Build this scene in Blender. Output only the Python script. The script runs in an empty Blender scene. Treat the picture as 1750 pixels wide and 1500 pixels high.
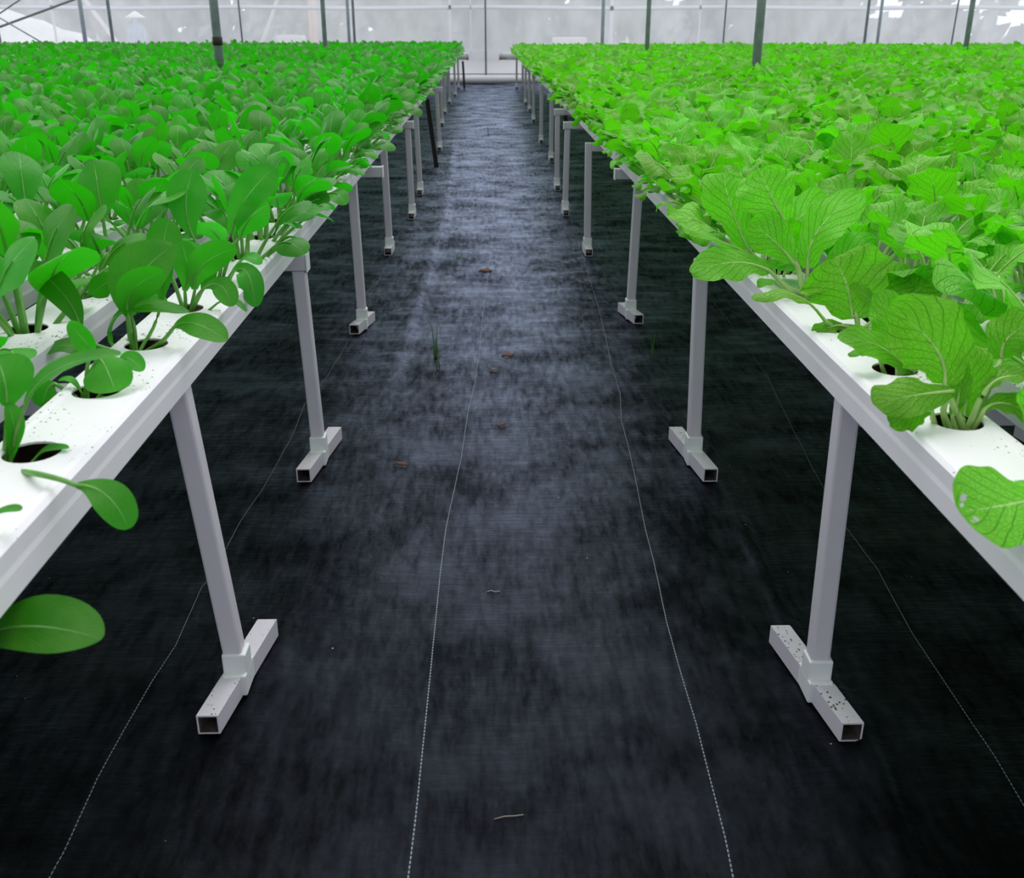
import bpy, math, random
import numpy as np
from mathutils import Vector
R_ = random.Random(7)
C = bpy.context.scene.collection
PI = math.pi
FX, PITCH, YAW, CAMZ = 1740.0, 0.388900, 0.0233946, 1.5

# ------------------------------------------------------------------ helpers
class MB:
    """collects geometry for ONE mesh; uv (u across, v along) and a per-leaf tone"""
    def __init__(s): s.v=[]; s.f=[]; s.m=[]; s.uv=[]; s.t=[]; s.n=0
    def add(s, vs, fs, m=0, uv=None, tone=1.0):
        b=s.n; s.v.extend(vs); s.f.extend([tuple(i+b for i in f) for f in fs]); s.m.extend([m]*len(fs))
        s.uv.extend(uv if uv is not None else [(0.5,0.5)]*len(vs)); s.t.extend([tone]*len(vs)); s.n+=len(vs)
    def box(s, x0,x1,y0,y1,z0,z1, m=0):
        s.add([(x0,y0,z0),(x1,y0,z0),(x1,y1,z0),(x0,y1,z0),(x0,y0,z1),(x1,y0,z1),(x1,y1,z1),(x0,y1,z1)],
              [(3,2,1,0),(4,5,6,7),(0,1,5,4),(1,2,6,5),(2,3,7,6),(3,0,4,7)], m)
    def tube(s, pts, rad, k=6, m=0, tone=1.0, cap=True, flat=1.0):
        n=len(pts); vs=[]; fs=[]; uv=[]
        up=Vector((0.13,0.21,0.97))
        for i,p in enumerate(pts):
            p=Vector(p); d=(Vector(pts[min(i+1,n-1)])-Vector(pts[max(i-1,0)]))
            d.normalize(); u=up if abs(d.dot(up))<0.95 else Vector((1,0.1,0)); a=d.cross(u).normalized(); b=a.cross(d)
            r=rad[i] if hasattr(rad,'__len__') else rad
            for j in range(k):
                t=2*PI*j/k; q=p+a*(math.cos(t)*r)+b*(math.sin(t)*r*flat); vs.append(tuple(q)); uv.append((j/k,i/max(1,n-1)))
        for i in range(n-1):
            for j in range(k):
                j2=(j+1)%k; fs.append((i*k+j,i*k+j2,(i+1)*k+j2,(i+1)*k+j))
        if cap: fs.append(tuple(range(k-1,-1,-1))); fs.append(tuple(range((n-1)*k,n*k)))
        s.add(vs,fs,m,uv,tone)
    def mesh(s, name, mats, smooth=True):
        me=bpy.data.meshes.new(name); me.from_pydata(s.v,[],s.f)
        for x in mats: me.materials.append(x)
        me.polygons.foreach_set('material_index', np.array(s.m,dtype=np.int32))
        me.polygons.foreach_set('use_smooth', np.full(len(s.f),smooth))
        lay=me.uv_layers.new(name='UVMap'); li=np.empty(len(me.loops),dtype=np.int32); me.loops.foreach_get('vertex_index',li)
        lay.data.foreach_set('uv', np.array(s.uv,dtype=np.float32)[li].ravel())
        at=me.attributes.new('tone','FLOAT','POINT'); at.data.foreach_set('value', np.array(s.t,dtype=np.float32))
        me.update(); return me

def link(name, me, parent=None, loc=None):
    o=bpy.data.objects.new(name, me); C.objects.link(o)
    if parent is not None: o.parent=parent
    if loc: o.location=loc
    return o
def build(name, mb, mats, parent=None, smooth=True, bevel=0, loc=None):
    if not isinstance(mats,(list,tuple)): mats=[mats]
    o=link(name, mb.mesh(name,mats,smooth), parent, loc)
    if bevel:
        b=o.modifiers.new('Bevel','BEVEL'); b.width=bevel; b.segments=2; b.limit_method='ANGLE'; b.angle_limit=0.6
        b.harden_normals=False
    return o
def tag(o, label=None, cat=None, group=None, kind=None):
    if label: o['label']=label
    if cat: o['category']=cat
    if group: o['group']=group
    if kind: o['kind']=kind
    return o
def empty(name, loc, rz=0):
    o=bpy.data.objects.new(name,None); C.objects.link(o); o.location=loc; o.rotation_euler=(0,0,rz); o.empty_display_size=0.1; return o

ORD=['zeroth','first','second','third','fourth','fifth','sixth','seventh','eighth','ninth','tenth','eleventh','twelfth','thirteenth','fourteenth','fifteenth','sixteenth','seventeenth','eighteenth','nineteenth','twentieth']
TENS={20:'twenty',30:'thirty',40:'forty',50:'fifty',60:'sixty',70:'seventy',80:'eighty',90:'ninety'}
TENTH={20:'twentieth',30:'thirtieth',40:'fortieth',50:'fiftieth',60:'sixtieth',70:'seventieth',80:'eightieth',90:'ninetieth'}
def ordinal(n):
    if n<=20: return ORD[n]
    t,u=n//10*10,n%10
    return TENTH[t] if u==0 else TENS[t]+'-'+ORD[u]

def project(x,y,z):
    sp,cp,sa,ca=math.sin(PITCH),math.cos(PITCH),math.sin(YAW),math.cos(YAW)
    v=(x,y,z-CAMZ)
    d=v[0]*sa*cp+v[1]*ca*cp-v[2]*sp; r=v[0]*ca-v[1]*sa; u=v[0]*sa*sp+v[1]*ca*sp+v[2]*cp
    return (875+FX*r/d, 750-FX*u/d, d) if d>0.05 else (1e9,1e9,d)

# ------------------------------------------------------------------ materials
def mat(name):
    m=bpy.data.materials.new(name); m.use_nodes=True; nt=m.node_tree; nt.nodes.clear()
    out=nt.nodes.new('ShaderNodeOutputMaterial'); return m,nt,out
def N(nt,t,**kw):
    n=nt.nodes.new('ShaderNode'+t)
    for k,v in kw.items():
        if k in n.inputs: n.inputs[k].default_value=v
        else: setattr(n,k,v)
    return n
def L(nt,a,b): nt.links.new(a,b)
def M_(nt,op,a,b=None,c=None,clamp=False):
    n=nt.nodes.new('ShaderNodeMath'); n.operation=op; n.use_clamp=clamp
    for i,x in enumerate((a,b,c)):
        if x is None: continue
        if isinstance(x,(int,float)): n.inputs[i].default_value=x
        else: nt.links.new(x,n.inputs[i])
    return n.outputs[0]
def RAMP(nt,fac,stops):
    n=nt.nodes.new('ShaderNodeValToRGB'); e=n.color_ramp.elements
    e[0].position,e[0].color=stops[0][0],(*stops[0][1],1) if len(stops[0][1])==3 else stops[0][1]
    e[1].position,e[1].color=stops[-1][0],(*stops[-1][1],1)
    for p,c in stops[1:-1]:
        x=e.new(p); x.color=(*c,1)
    if fac is not None: nt.links.new(fac,n.inputs[0])
    return n.outputs[0]
def MIXC(nt,fac,a,b,mode='MIX'):
    n=nt.nodes.new('ShaderNodeMix'); n.data_type='RGBA'; n.blend_type=mode; n.clamp_factor=True
    for sock,x in ((n.inputs[0],fac),(n.inputs[6],a),(n.inputs[7],b)):
        if isinstance(x,(int,float)): sock.default_value=x
        elif isinstance(x,tuple): sock.default_value=(*x,1)
        else: nt.links.new(x,sock)
    return n.outputs[2]
def simple(name,col,rough=0.5,metal=0.0,spec=0.5,noise=None):
    m,nt,out=mat(name); p=N(nt,'BsdfPrincipled'); p.inputs['Base Color'].default_value=(*col,1)
    p.inputs['Roughness'].default_value=rough; p.inputs['Metallic'].default_value=metal; p.inputs['Specular IOR Level'].default_value=spec
    if noise:
        t=N(nt,'TexCoord'); n=N(nt,'TexNoise',Scale=noise[0],Detail=5.0); L(nt,t.outputs['Object'],n.inputs['Vector'])
        L(nt,RAMP(nt,n.outputs[0],[(0.35,tuple(c*noise[1] for c in col)),(0.65,col)]),p.inputs['Base Color'])
    L(nt,p.outputs[0],out.inputs[0]); return m

def pvc(name, col, specks=True, dirt=0.25):
    m,nt,out=mat(name); p=N(nt,'BsdfPrincipled'); p.inputs['Roughness'].default_value=0.38; p.inputs['Specular IOR Level'].default_value=0.45
    t=N(nt,'TexCoord'); g=N(nt,'NewGeometry')
    n=N(nt,'TexNoise',Scale=5.0,Detail=6.0); L(nt,g.outputs['Position'],n.inputs['Vector'])
    c=MIXC(nt,M_(nt,'MULTIPLY',RAMP(nt,n.outputs[0],[(0.5,(0,0,0)),(0.75,(1,1,1))]),dirt),col,tuple(x*0.78 for x in col))
    if specks:
        v=N(nt,'TexVoronoi',Scale=120.0,Randomness=1.0); L(nt,g.outputs['Position'],v.inputs['Vector'])
        n2=N(nt,'TexNoise',Scale=3.3,Detail=2.0); L(nt,g.outputs['Position'],n2.inputs['Vector'])
        n3=N(nt,'SeparateColor'); L(nt,v.outputs['Color'],n3.inputs[0])
        thr=M_(nt,'MULTIPLY',M_(nt,'MULTIPLY',n3.outputs[0],n3.outputs[0]),M_(nt,'SUBTRACT',n2.outputs[0],0.33))
        msk=M_(nt,'LESS_THAN',v.outputs['Distance'],M_(nt,'MULTIPLY',thr,1.5))
        sz=N(nt,'SeparateXYZ'); L(nt,g.outputs['Normal'],sz.inputs[0])
        thr2=M_(nt,'MULTIPLY',msk,M_(nt,'GREATER_THAN',sz.outputs[2],.6)); c=MIXC(nt,thr2,c,(0.02,0.014,0.01))
    L(nt,c,p.inputs['Base Color']); L(nt,p.outputs[0],out.inputs[0]); return m

def leaf_mat(name, base, light, trans, rib, veins, crink, rough, tmix):
    m,nt,out=mat(name)
    uv=N(nt,'UVMap'); uv.uv_map='UVMap'; s=N(nt,'SeparateXYZ'); L(nt,uv.outputs[0],s.inputs[0])
    u=M_(nt,'ABSOLUTE',M_(nt,'MULTIPLY_ADD',s.outputs[0],2.0,-1.0)); v=s.outputs[1]
    at=N(nt,'Attribute'); at.attribute_name='tone'
    oi=N(nt,'ObjectInfo')
    tc=N(nt,'TexCoord')
    no=N(nt,'TexNoise',Scale=14.0,Detail=4.0); L(nt,tc.outputs['Object'],no.inputs['Vector'])
    col=MIXC(nt,M_(nt,'MULTIPLY',RAMP(nt,no.outputs[0],[(0.35,(0,0,0)),(0.7,(1,1,1))]),0.55),base,light)
    # lateral veins slanting from midrib to the margin
    ph=M_(nt,'SUBTRACT',v,M_(nt,'MULTIPLY',M_(nt,'POWER',u,0.85),0.44))
    wob=N(nt,'TexNoise',Scale=9.0,Detail=2.0); L(nt,uv.outputs[0],wob.inputs['Vector'])
    ph=M_(nt,'ADD',M_(nt,'MULTIPLY',ph,6.5),M_(nt,'MULTIPLY',wob.outputs[0],0.35))
    fr=M_(nt,'ABSOLUTE',M_(nt,'SUBTRACT',M_(nt,'FRACT',ph),0.5))      # 0 at vein
    vein=M_(nt,'SUBTRACT',1.0,M_(nt,'MULTIPLY',fr,22.0),clamp=True)
    vo=N(nt,'TexVoronoi',Scale=16.0,feature='DISTANCE_TO_EDGE'); L(nt,uv.outputs[0],vo.inputs['Vector'])
    net=M_(nt,'SUBTRACT',1.0,M_(nt,'MULTIPLY',vo.outputs[0],12.0),clamp=True)
    vall=M_(nt,'MAXIMUM',vein,M_(nt,'MULTIPLY',net,0.22))
    col=MIXC(nt,M_(nt,'MULTIPLY',vall,veins),col,tuple(c*0.55 for c in base))
    mid=M_(nt,'LESS_THAN',u,M_(nt,'MULTIPLY_ADD',v,-0.050,0.052))
    col=MIXC(nt,M_(nt,'MULTIPLY',mid,0.85),col,rib)
    hv=N(nt,'HueSaturation'); L(nt,col,hv.inputs['Color'])
    val=M_(nt,'MULTIPLY',at.outputs['Fac'],M_(nt,'MULTIPLY_ADD',oi.outputs['Random'],0.3,0.85))
    L(nt,val,hv.inputs['Value']); L(nt,M_(nt,'MULTIPLY_ADD',oi.outputs['Random'],0.02,0.49),hv.inputs['Hue'])
    p=N(nt,'BsdfPrincipled'); p.inputs['Roughness'].default_value=rough; p.inputs['Specular IOR Level'].default_value=0.27
    L(nt,hv.outputs[0],p.inputs['Base Color'])
    h=M_(nt,'ADD',M_(nt,'MULTIPLY',vall,-1.0),M_(nt,'MULTIPLY',no.outputs[0],0.6))
    b=N(nt,'Bump',Strength=crink,Distance=0.004); L(nt,h,b.inputs['Height']); L(nt,b.outputs[0],p.inputs['Normal'])
    t=N(nt,'BsdfTranslucent'); hv2=N(nt,'HueSaturation'); hv2.inputs['Color'].default_value=(*trans,1); L(nt,val,hv2.inputs['Value'])
    L(nt,MIXC(nt,M_(nt,'MULTIPLY',vall,veins),hv2.outputs[0],tuple(c*0.5 for c in trans)),t.inputs['Color']); L(nt,b.outputs[0],t.inputs['Normal'])
    mx=N(nt,'MixShader'); mx.inputs[0].default_value=tmix; L(nt,p.outputs[0],mx.inputs[1]); L(nt,t.outputs[0],mx.inputs[2])
    L(nt,mx.outputs[0],out.inputs[0]); return m

PVC=pvc('white_pvc',(0.80,0.80,0.83)); PVCT=pvc('white_pvc_tube',(0.64,0.62,0.68),True,0.3); PVCF=pvc('pvc_fitting',(0.76,0.80,0.80),False,0.3)
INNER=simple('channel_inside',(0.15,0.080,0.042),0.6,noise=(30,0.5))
TUBEIN=simple('tube_inside',(0.10,0.075,0.07),0.7,noise=(40,0.4))
STEEL=simple('galvanised_steel',(0.22,0.25,0.29),0.5,0.1,0.5,noise=(9,0.75))
STEELP=simple('pale_painted_steel',(0.42,0.46,0.55),0.5,0.2,0.5,noise=(9,0.85))
RUST=simple('brown_stake',(0.022,0.012,0.012),0.7,noise=(20,0.6))
LEAF_A=leaf_mat('pak_choi_leaf',(0.030,0.24,0.007),(0.115,0.385,0.045),(0.028,0.66,0.003),(0.36,0.62,0.27),0.16,0.3,0.42,0.36)
STEM_A=simple('pak_choi_stalk',(0.13,0.40,0.05),0.4,noise=(25,0.7))
LEAF_B=leaf_mat('mustard_leaf',(0.155,0.52,0.018),(0.28,0.68,0.085),(0.13,0.84,0.004),(0.50,0.78,0.28),0.15,1.0,0.46,0.38)
STEM_B=simple('mustard_stalk',(0.42,0.66,0.20),0.4,noise=(25,0.75))

# ------------------------------------------------------------------ leaves and plants
def smooth(a,b,x):
    t=min(1,max(0,(x-a)/(b-a))); return t*t*(3-2*t)
def blade(mb, spine, side, W, kind, nu, rnd, tone, cup=0.25, m=0, holes=(), ruf=1.0):
    """spine: list of Vectors, side: list of unit Vectors across the blade"""
    n=len(spine); vs=[];uv=[];fs=[]
    ph=rnd.uniform(0,6.28); ph2=rnd.uniform(0,6.28); fr=rnd.uniform(2.2,3.4); asym=rnd.uniform(-.1,.1)
    pk=rnd.uniform(.56,.66) if kind=='A' else rnd.uniform(.58,.68); sq=rnd.uniform(.42,.52)
    sp0,sd0=spine,side; ts=[1-(1-i/(n-1))**1.5 for i in range(n)]
    def at(lst,t):
        x=t*(n-1); k=min(n-2,int(x)); return lst[k]*(1-(x-k))+lst[k+1]*(x-k)
    spine=[at(sp0,t) for t in ts]; side=[at(sd0,t) for t in ts]
    for i in range(n):
        t=ts[i]; d=(spine[min(i+1,n-1)]-spine[max(i-1,0)]).normalized(); s=side[i]; nrm=s.cross(d).normalized()
        if t>pk: w=W*max(.02,1-((t-pk)/(1-pk))**2.1)**sq
        elif kind=='A': w=W*(.07+.93*smooth(-.12,pk,t)**.85)
        else: w=W*(.06+.94*smooth(-.15,pk,t)**.62)*(1-.16*math.exp(-((t-.24)/.07)**2))
        for j in range(nu):
            a=2*j/(nu-1)-1; ww=w*(1+asym*a)
            if kind=='B': ww*=1+ruf*(0.12*math.sin(fr*2.1*PI*t+ph+(2.0 if a>0 else 0))+0.04*math.sin(11*PI*t+ph2))*abs(a)**1.5
            else: ww*=1+0.03*math.sin(fr*PI*t+ph)*abs(a)
            h=cup*w*(a*a)*0.55
            if kind=='B': h+=ruf*W*0.21*abs(a)**1.5*math.sin(fr*1.6*PI*t+ph2+(1.7 if a>0 else 0))*smooth(0,.25,t)
            else: h+=W*0.05*abs(a)*math.sin(fr*PI*t+ph2+(1.2 if a>0 else 0))
            q=spine[i]+s*(a*ww)+nrm*h
            vs.append(tuple(q)); uv.append(((a+1)/2,t))
    for i in range(n-1):
        for j in range(nu-1):
            c=((j+0.5)/(nu-1),(i+0.5)/(n-1))
            if any((c[0]-hx)**2+(c[1]-hy)**2<hr*hr for hx,hy,hr in holes): continue
            fs.append((i*nu+j,i*nu+j+1,(i+1)*nu+j+1,(i+1)*nu+j))
    mb.add(vs,fs,m,uv,tone)

def leaf_path(base, az, e0, Lp, Lb, e1, npt, nb, roll, sag=0.0):
    """petiole then blade: the elevation falls from e0 to e1 along the blade"""
    pts=[Vector(base)]; el=e0
    h=Vector((math.cos(az),math.sin(az),0))
    for i in range(npt):
        el=e0-sag*(i+1)/npt; pts.append(pts[-1]+(h*math.cos(el)+Vector((0,0,math.sin(el))))*(Lp/npt))
    bl=[pts[-1].copy()]; e2=el; sd=[]
    sx=Vector((-math.sin(az),math.cos(az),0))
    for i in range(nb):
        t=i/(nb-1); e=e2+(e1-e2)*smooth(0,1,t)
        d=h*math.cos(e)+Vector((0,0,math.sin(e))); nr=sx.cross(d)
        rr=roll*smooth(0,.5,t)
        sd.append((sx*math.cos(rr)+nr*math.sin(rr)).normalized())
        if i<nb-1: bl.append(bl[-1]+d*(Lb/(nb-1)))
    return pts,bl,sd

def plant(kind, seed, lod, mbl, mbs, off=(0,0,0), sc=1.0, rot=0.0, ml=0, ms=0, aisle=None):
    rnd=random.Random(seed); nb,nu,k=[(14,9,6),(8,5,4),(5,3,3)][lod]
    n=rnd.randint(8,10) if kind=='A' else rnd.randint(8,11)
    if aisle is not None: n+=3
    a0=rnd.uniform(0,6.28)
    for i in range(n):
        f=i/(n-1)                      # 0 = outer, 1 = heart
        az=a0+i*2.4+rnd.uniform(-.25,.25)+rot
        low=aisle is not None and i<3
        if low: az=aisle+(i-1)*.75+rnd.uniform(-.3,.3)
        if kind=='A':
            e0=math.radians(rnd.uniform(30,48)+f*36); Lp=(0.075+0.055*f+rnd.uniform(-.015,.03))
            Lb=rnd.uniform(.13,.185)*(1.0 if f<.8 else .75); W=Lb*rnd.uniform(.31,.42); e1=e0-math.radians(rnd.uniform(25,75)*(1.15-0.5*f)); cup=rnd.uniform(.05,.45)
            if f<0.15 and rnd.random()<.6: Lb*=.62; W*=.62; e0*=.6; e1=-.5
            rr=rnd.uniform(-.5,.5)
        else:
            e0=math.radians(rnd.uniform(28,45)+f*34); Lp=(0.05+0.045*f+rnd.uniform(-.01,.02))
            Lb=rnd.uniform(.15,.21)*(1.0 if f<.8 else .7); W=Lb*rnd.uniform(.35,.45); e1=e0-math.radians(rnd.uniform(30,80)*(1.15-0.5*f)); cup=rnd.uniform(-.1,.35)
            if f<0.15 and rnd.random()<.6: Lb*=.7; W*=.7; e0*=.6; e1=-.5
            rr=rnd.uniform(-.45,.45)
        if low: Lp=rnd.uniform(.07,.12); Lb*=.8; W*=.8; e0=.45; e1=rnd.uniform(-1.3,-.5)
        Lp*=sc; Lb*=sc; W*=sc; Lp+=0.05 if kind=='A' else 0.066
        rb=0.012+0.004*rnd.random()
        base=(off[0]+rb*math.cos(az), off[1]+rb*math.sin(az), off[2]-0.055)
        e0=max(e0,0.62) if f<.5 else e0
        pts,bl,sd=leaf_path(base,az,e0+.25,Lp,Lb,e1,[5,3,2][lod],nb,rr,.25)
        tone=rnd.uniform(.82,1.18)
        if lod<2 or True:
            r0=(0.0075 if kind=='A' else 0.009)*sc
            rad=[r0*(1-.5*q/(len(pts)-1)) for q in range(len(pts))]
            P=[tuple(p) for p in pts]
            if lod<2:
                kk=int(len(bl)*.7); P+= [tuple(bl[q]-sd[q].cross((bl[min(q+1,nb-1)]-bl[q-1]).normalized())*0.0012) for q in range(1,kk)]
                rad+= [r0*.5*(1-.8*q/kk) for q in range(1,kk)]
            mbs.tube(P,rad,k,ms,tone,cap=False)
        blade(mbl,bl,sd,W,kind,nu,rnd,tone,cup,ml)

def bez(p,n):
    p=[Vector(q) for q in p]
    out=[]
    for i in range(n):
        t=i/(n-1); out.append(p[0]*(1-t)**3+p[1]*(3*t*(1-t)**2)+p[2]*(3*t*t*(1-t))+p[3]*t**3)
    return out

# ------------------------------------------------------------------ bench geometry
PITCHX=0.31; CW=0.088; CH=0.079; SLOPE=0.0018
ZB={'L':0.777,'R':0.758}
X0={'L':-0.642-CW,'R':0.735+CW}; SGN={'L':-1,'R':1}
YS,YE=-0.40,26.6; HOLE=0.30
HY0={'L':1.54,'R':1.69}
def zbot(s,y): return ZB[s]-SLOPE*(y-1.2)
def ztop(s,y): return zbot(s,y)+CH
def chan_shift(s,i):
    return [0,0.13,0.05,0.19,0.10,0.24,0.02,0.16][i%8] if i else 0.0
def channel_mesh(hx):
    mb=MB(); w=CW; n=int(round((YE-YS)/HOLE)); ln=n*HOLE
    prof=[(w-.0255,CH-.002),(w-.022,CH+.001),(w-.009,CH+.0008),(w-.0018,CH-.0065),(w-.0016,.047),(w,.037),(w,.002),(w-.002,0)]
    full=prof+[(-x,z) for x,z in reversed(prof)]
    k=len(full); ny=10; ys=[ln*i/ny for i in range(ny+1)]
    vs=[(x,y,z) for y in ys for x,z in full]
    fs=[(a*k+j,(a+1)*k+j,(a+1)*k+j+1,a*k+j+1) for a in range(ny) for j in range(k-1)]
    mb.add(vs,fs,0)
    # top strip with round planting holes
    xi=w-.0255; r=.046; K=24; zt=CH-.002
    for c in range(n):
        y0=c*HOLE; yc=y0+HOLE/2
        ring=[]; sq=[]; low=[]
        for q in range(K):
            t=2*PI*q/K; cx,sy=math.cos(t),math.sin(t)
            ring.append((hx+r*cx,yc+r*sy,zt)); low.append((hx+r*cx,yc+r*sy,zt-.004))
            m_=max(abs(cx)/xi,abs(sy)/(HOLE/2)); sq.append((cx/m_,yc+sy/m_,zt))
        # make the square corners exact
        for sx in (1,-1):
            for sg in (1,-1):
                b=min(range(K),key=lambda q:(sq[q][0]-sx*xi)**2+(sq[q][1]-yc-sg*HOLE/2)**2); sq[b]=(sx*xi,yc+sg*HOLE/2,zt)
        fs=[(q,(q+1)%K,K+(q+1)%K,K+q) for q in range(K)]
        mb.add(ring+sq,[tuple(reversed(f)) for f in fs],0)
        mb.add(ring+low,[(q,(q+1)%K,K+(q+1)%K,K+q) for q in range(K)],0)
    # inside of the trough, and the two end caps
    a=w-.006; za,zb_=.006,CH-.006
    V=[(-a,.003,zb_),(-a,.003,za),(a,.003,za),(a,.003,zb_),(-a,ln-.003,zb_),(-a,ln-.003,za),(a,ln-.003,za),(a,ln-.003,zb_)]
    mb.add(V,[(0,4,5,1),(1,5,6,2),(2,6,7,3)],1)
    for y in (0,ln):
        mb.add([(x,y,z) for x,z in full],[tuple(range(k))] if y==0 else [tuple(range(k-1,-1,-1))],0)
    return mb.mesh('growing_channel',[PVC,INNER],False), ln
CHMS={}
CHMS['L'],CLEN=channel_mesh(-.014); CHMS['R'],CLEN=channel_mesh(.018)
HX={'L':-.014,'R':.018}
NCH=44
ystart={}
for s in 'LR':
    side='left' if s=='L' else 'right'
    for i in range(NCH):
        # keep the holes of the aisle-side channel where they are; the rest are staggered
        y=HY0[s]-HOLE/2-HOLE*6+chan_shift(s,i); ystart[s,i]=y
        o=link('growing_channel',CHMS[s],None,(X0[s]+SGN[s]*PITCHX*i,y,zbot(s,y))); o.rotation_euler=(-SLOPE,0,0)
        nm='edge channel beside the aisle' if i==0 else ordinal(i+1)+' channel from the aisle'
        tag(o,'white plastic growing channel with round holes, '+nm+' on the '+side,'growing channel','growing channels on the '+side+' bench')

# ------------------------------------------------------------------ trestles
def sqtube(mb,axis,c0,c1,w,t,m=0,mi=1,openends=True):
    """hollow square tube along y (or z) from c0 to c1"""
    (x0,a0,b0),(x1,a1,b1)=c0,c1; h=w/2; q=h-t
    P=lambda c,r:[(c[0]-r,c[1],c[2]-r),(c[0]+r,c[1],c[2]-r),(c[0]+r,c[1],c[2]+r),(c[0]-r,c[1],c[2]+r)]
    V=P(c0,h)+P(c1,h)+P(c0,q)+P(c1,q)
    mb.add(V,[(0,1,5,4),(1,2,6,5),(2,3,7,6),(3,0,4,7)],m)
    mb.add(V,[(8,12,13,9),(9,13,14,10),(10,14,15,11),(11,15,12,8)],mi)
    mb.add(V,[(0,8,9,1),(1,9,10,2),(2,10,11,3),(3,11,8,0),(5,13,12,4),(6,14,13,5),(7,15,14,6),(4,12,15,7)],m)
TR={'L':[(2.09,-.616,-.672,None),(3.46,-.627,-.647,-.62),(5.24,-.669,-.681,None),(5.74,None,None,-.578),(7.16,-.694,-.706,None),(8.55,-.629,-.640,-.597),(9.80,-.636,-.657,None),
         (13.3,-.60,-.625,-.56),(16.6,-.70,-.71,-.65),(18.8,-.74,-.745,-.66),(21.2,-.74,-.745,-.66),(23.4,-.69,-.70,-.66),(26.0,-.68,-.69,-.50)],
    'R':[(2.03,.777,.766,None),(3.43,.746,.726,None),(5.40,.774,.787,None),(5.77,None,None,.708),(7.10,.694,.683,None),(8.68,.652,.658,.63),(10.05,.671,.666,.64),
         (12.2,.74,.74,.70),(14.1,.718,.72,.70),(17.2,.75,.75,.72),(19.3,.765,.76,.72),(21.0,.756,.76,.70),(26.0,.72,.72,.50)]}
def front_ok(j,xb): return xb is not None and j==0
def trestle(s,k,Y,xb,xt,xe):
    sg=SGN[s]; side='left' if s=='L' else 'right'; zt=zbot(s,Y)-.002
    nm=['nearest the camera','second from the camera']; nm=nm[k] if k<2 else ('farthest from the camera' if k==len(TR[s])-1 else ordinal(k+1)+' from the camera')
    root=empty('support_trestle',(0,Y,0)); tag(root,'white square-tube support trestle under the '+side+' bench, '+nm,'trestle','support trestles under the '+side+' bench')
    cb=MB(); full=xe is None; xa=(xt+sg*.024) if full else xe; xz=sg*14.3
    cb.box(min(xa,xz),max(xa,xz),-.028,.028,zt-.056,zt); build('crossbar',cb,PVCT,root,False,.004)
    ec=MB(); ec.box(min(xa,xa-sg*.006),max(xa,xa-sg*.006),-.031,.031,zt-.060,zt+.002); cbo=root.children[0]
    build('end_cap',ec,PVCF,cbo,False,.002) if not full else None
    xs=([(xb,xt)] if xb is not None else [])+[(sg*x+.01*math.sin(7*x+k),sg*x) for x in (2.1,3.6,5.1,6.6,8.1,9.6,11.1,12.6)]
    for j,(a,b) in enumerate(xs):
        if not front_ok(j,xb) and Y<4 and abs(a)>3.7: continue
        front=xb is not None and j==0
        lg=MB(); h=.023; z0,z1=.052,(zt if full and front else zt-.056)
        V=[(a-h,-h,z0),(a+h,-h,z0),(a+h,h,z0),(a-h,h,z0),(b-h,-h,z1),(b+h,-h,z1),(b+h,h,z1),(b-h,h,z1)]
        lg.add(V,[(3,2,1,0),(4,5,6,7),(0,1,5,4),(1,2,6,5),(2,3,7,6),(3,0,4,7)])
        lo=build('leg',lg,PVCT,root,False,.006)
        if j and k>7: continue
        te=MB(); te.box(a-.0285,a+.0285,-.0285,.0285,.050,.105); te.box(a-.0285,a+.0285,-.045,.045,0.0005,.0565); build('tee_fitting',te,PVCF,lo,False,.004)
        ft=MB(); dx=.028*(-1 if s=='L' else 1)*(0 if k>2 else 1)
        sqtube(ft,'y',(a+dx,-.185 if k<2 else -.13,.026),(a-dx,.215 if k<2 else .13,.026),.050,.004)
        build('foot_tube',ft,[PVCT,TUBEIN],lo,False,0)
for s in 'LR':
    for k,t in enumerate(TR[s]): trestle(s,k,*t)

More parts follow.
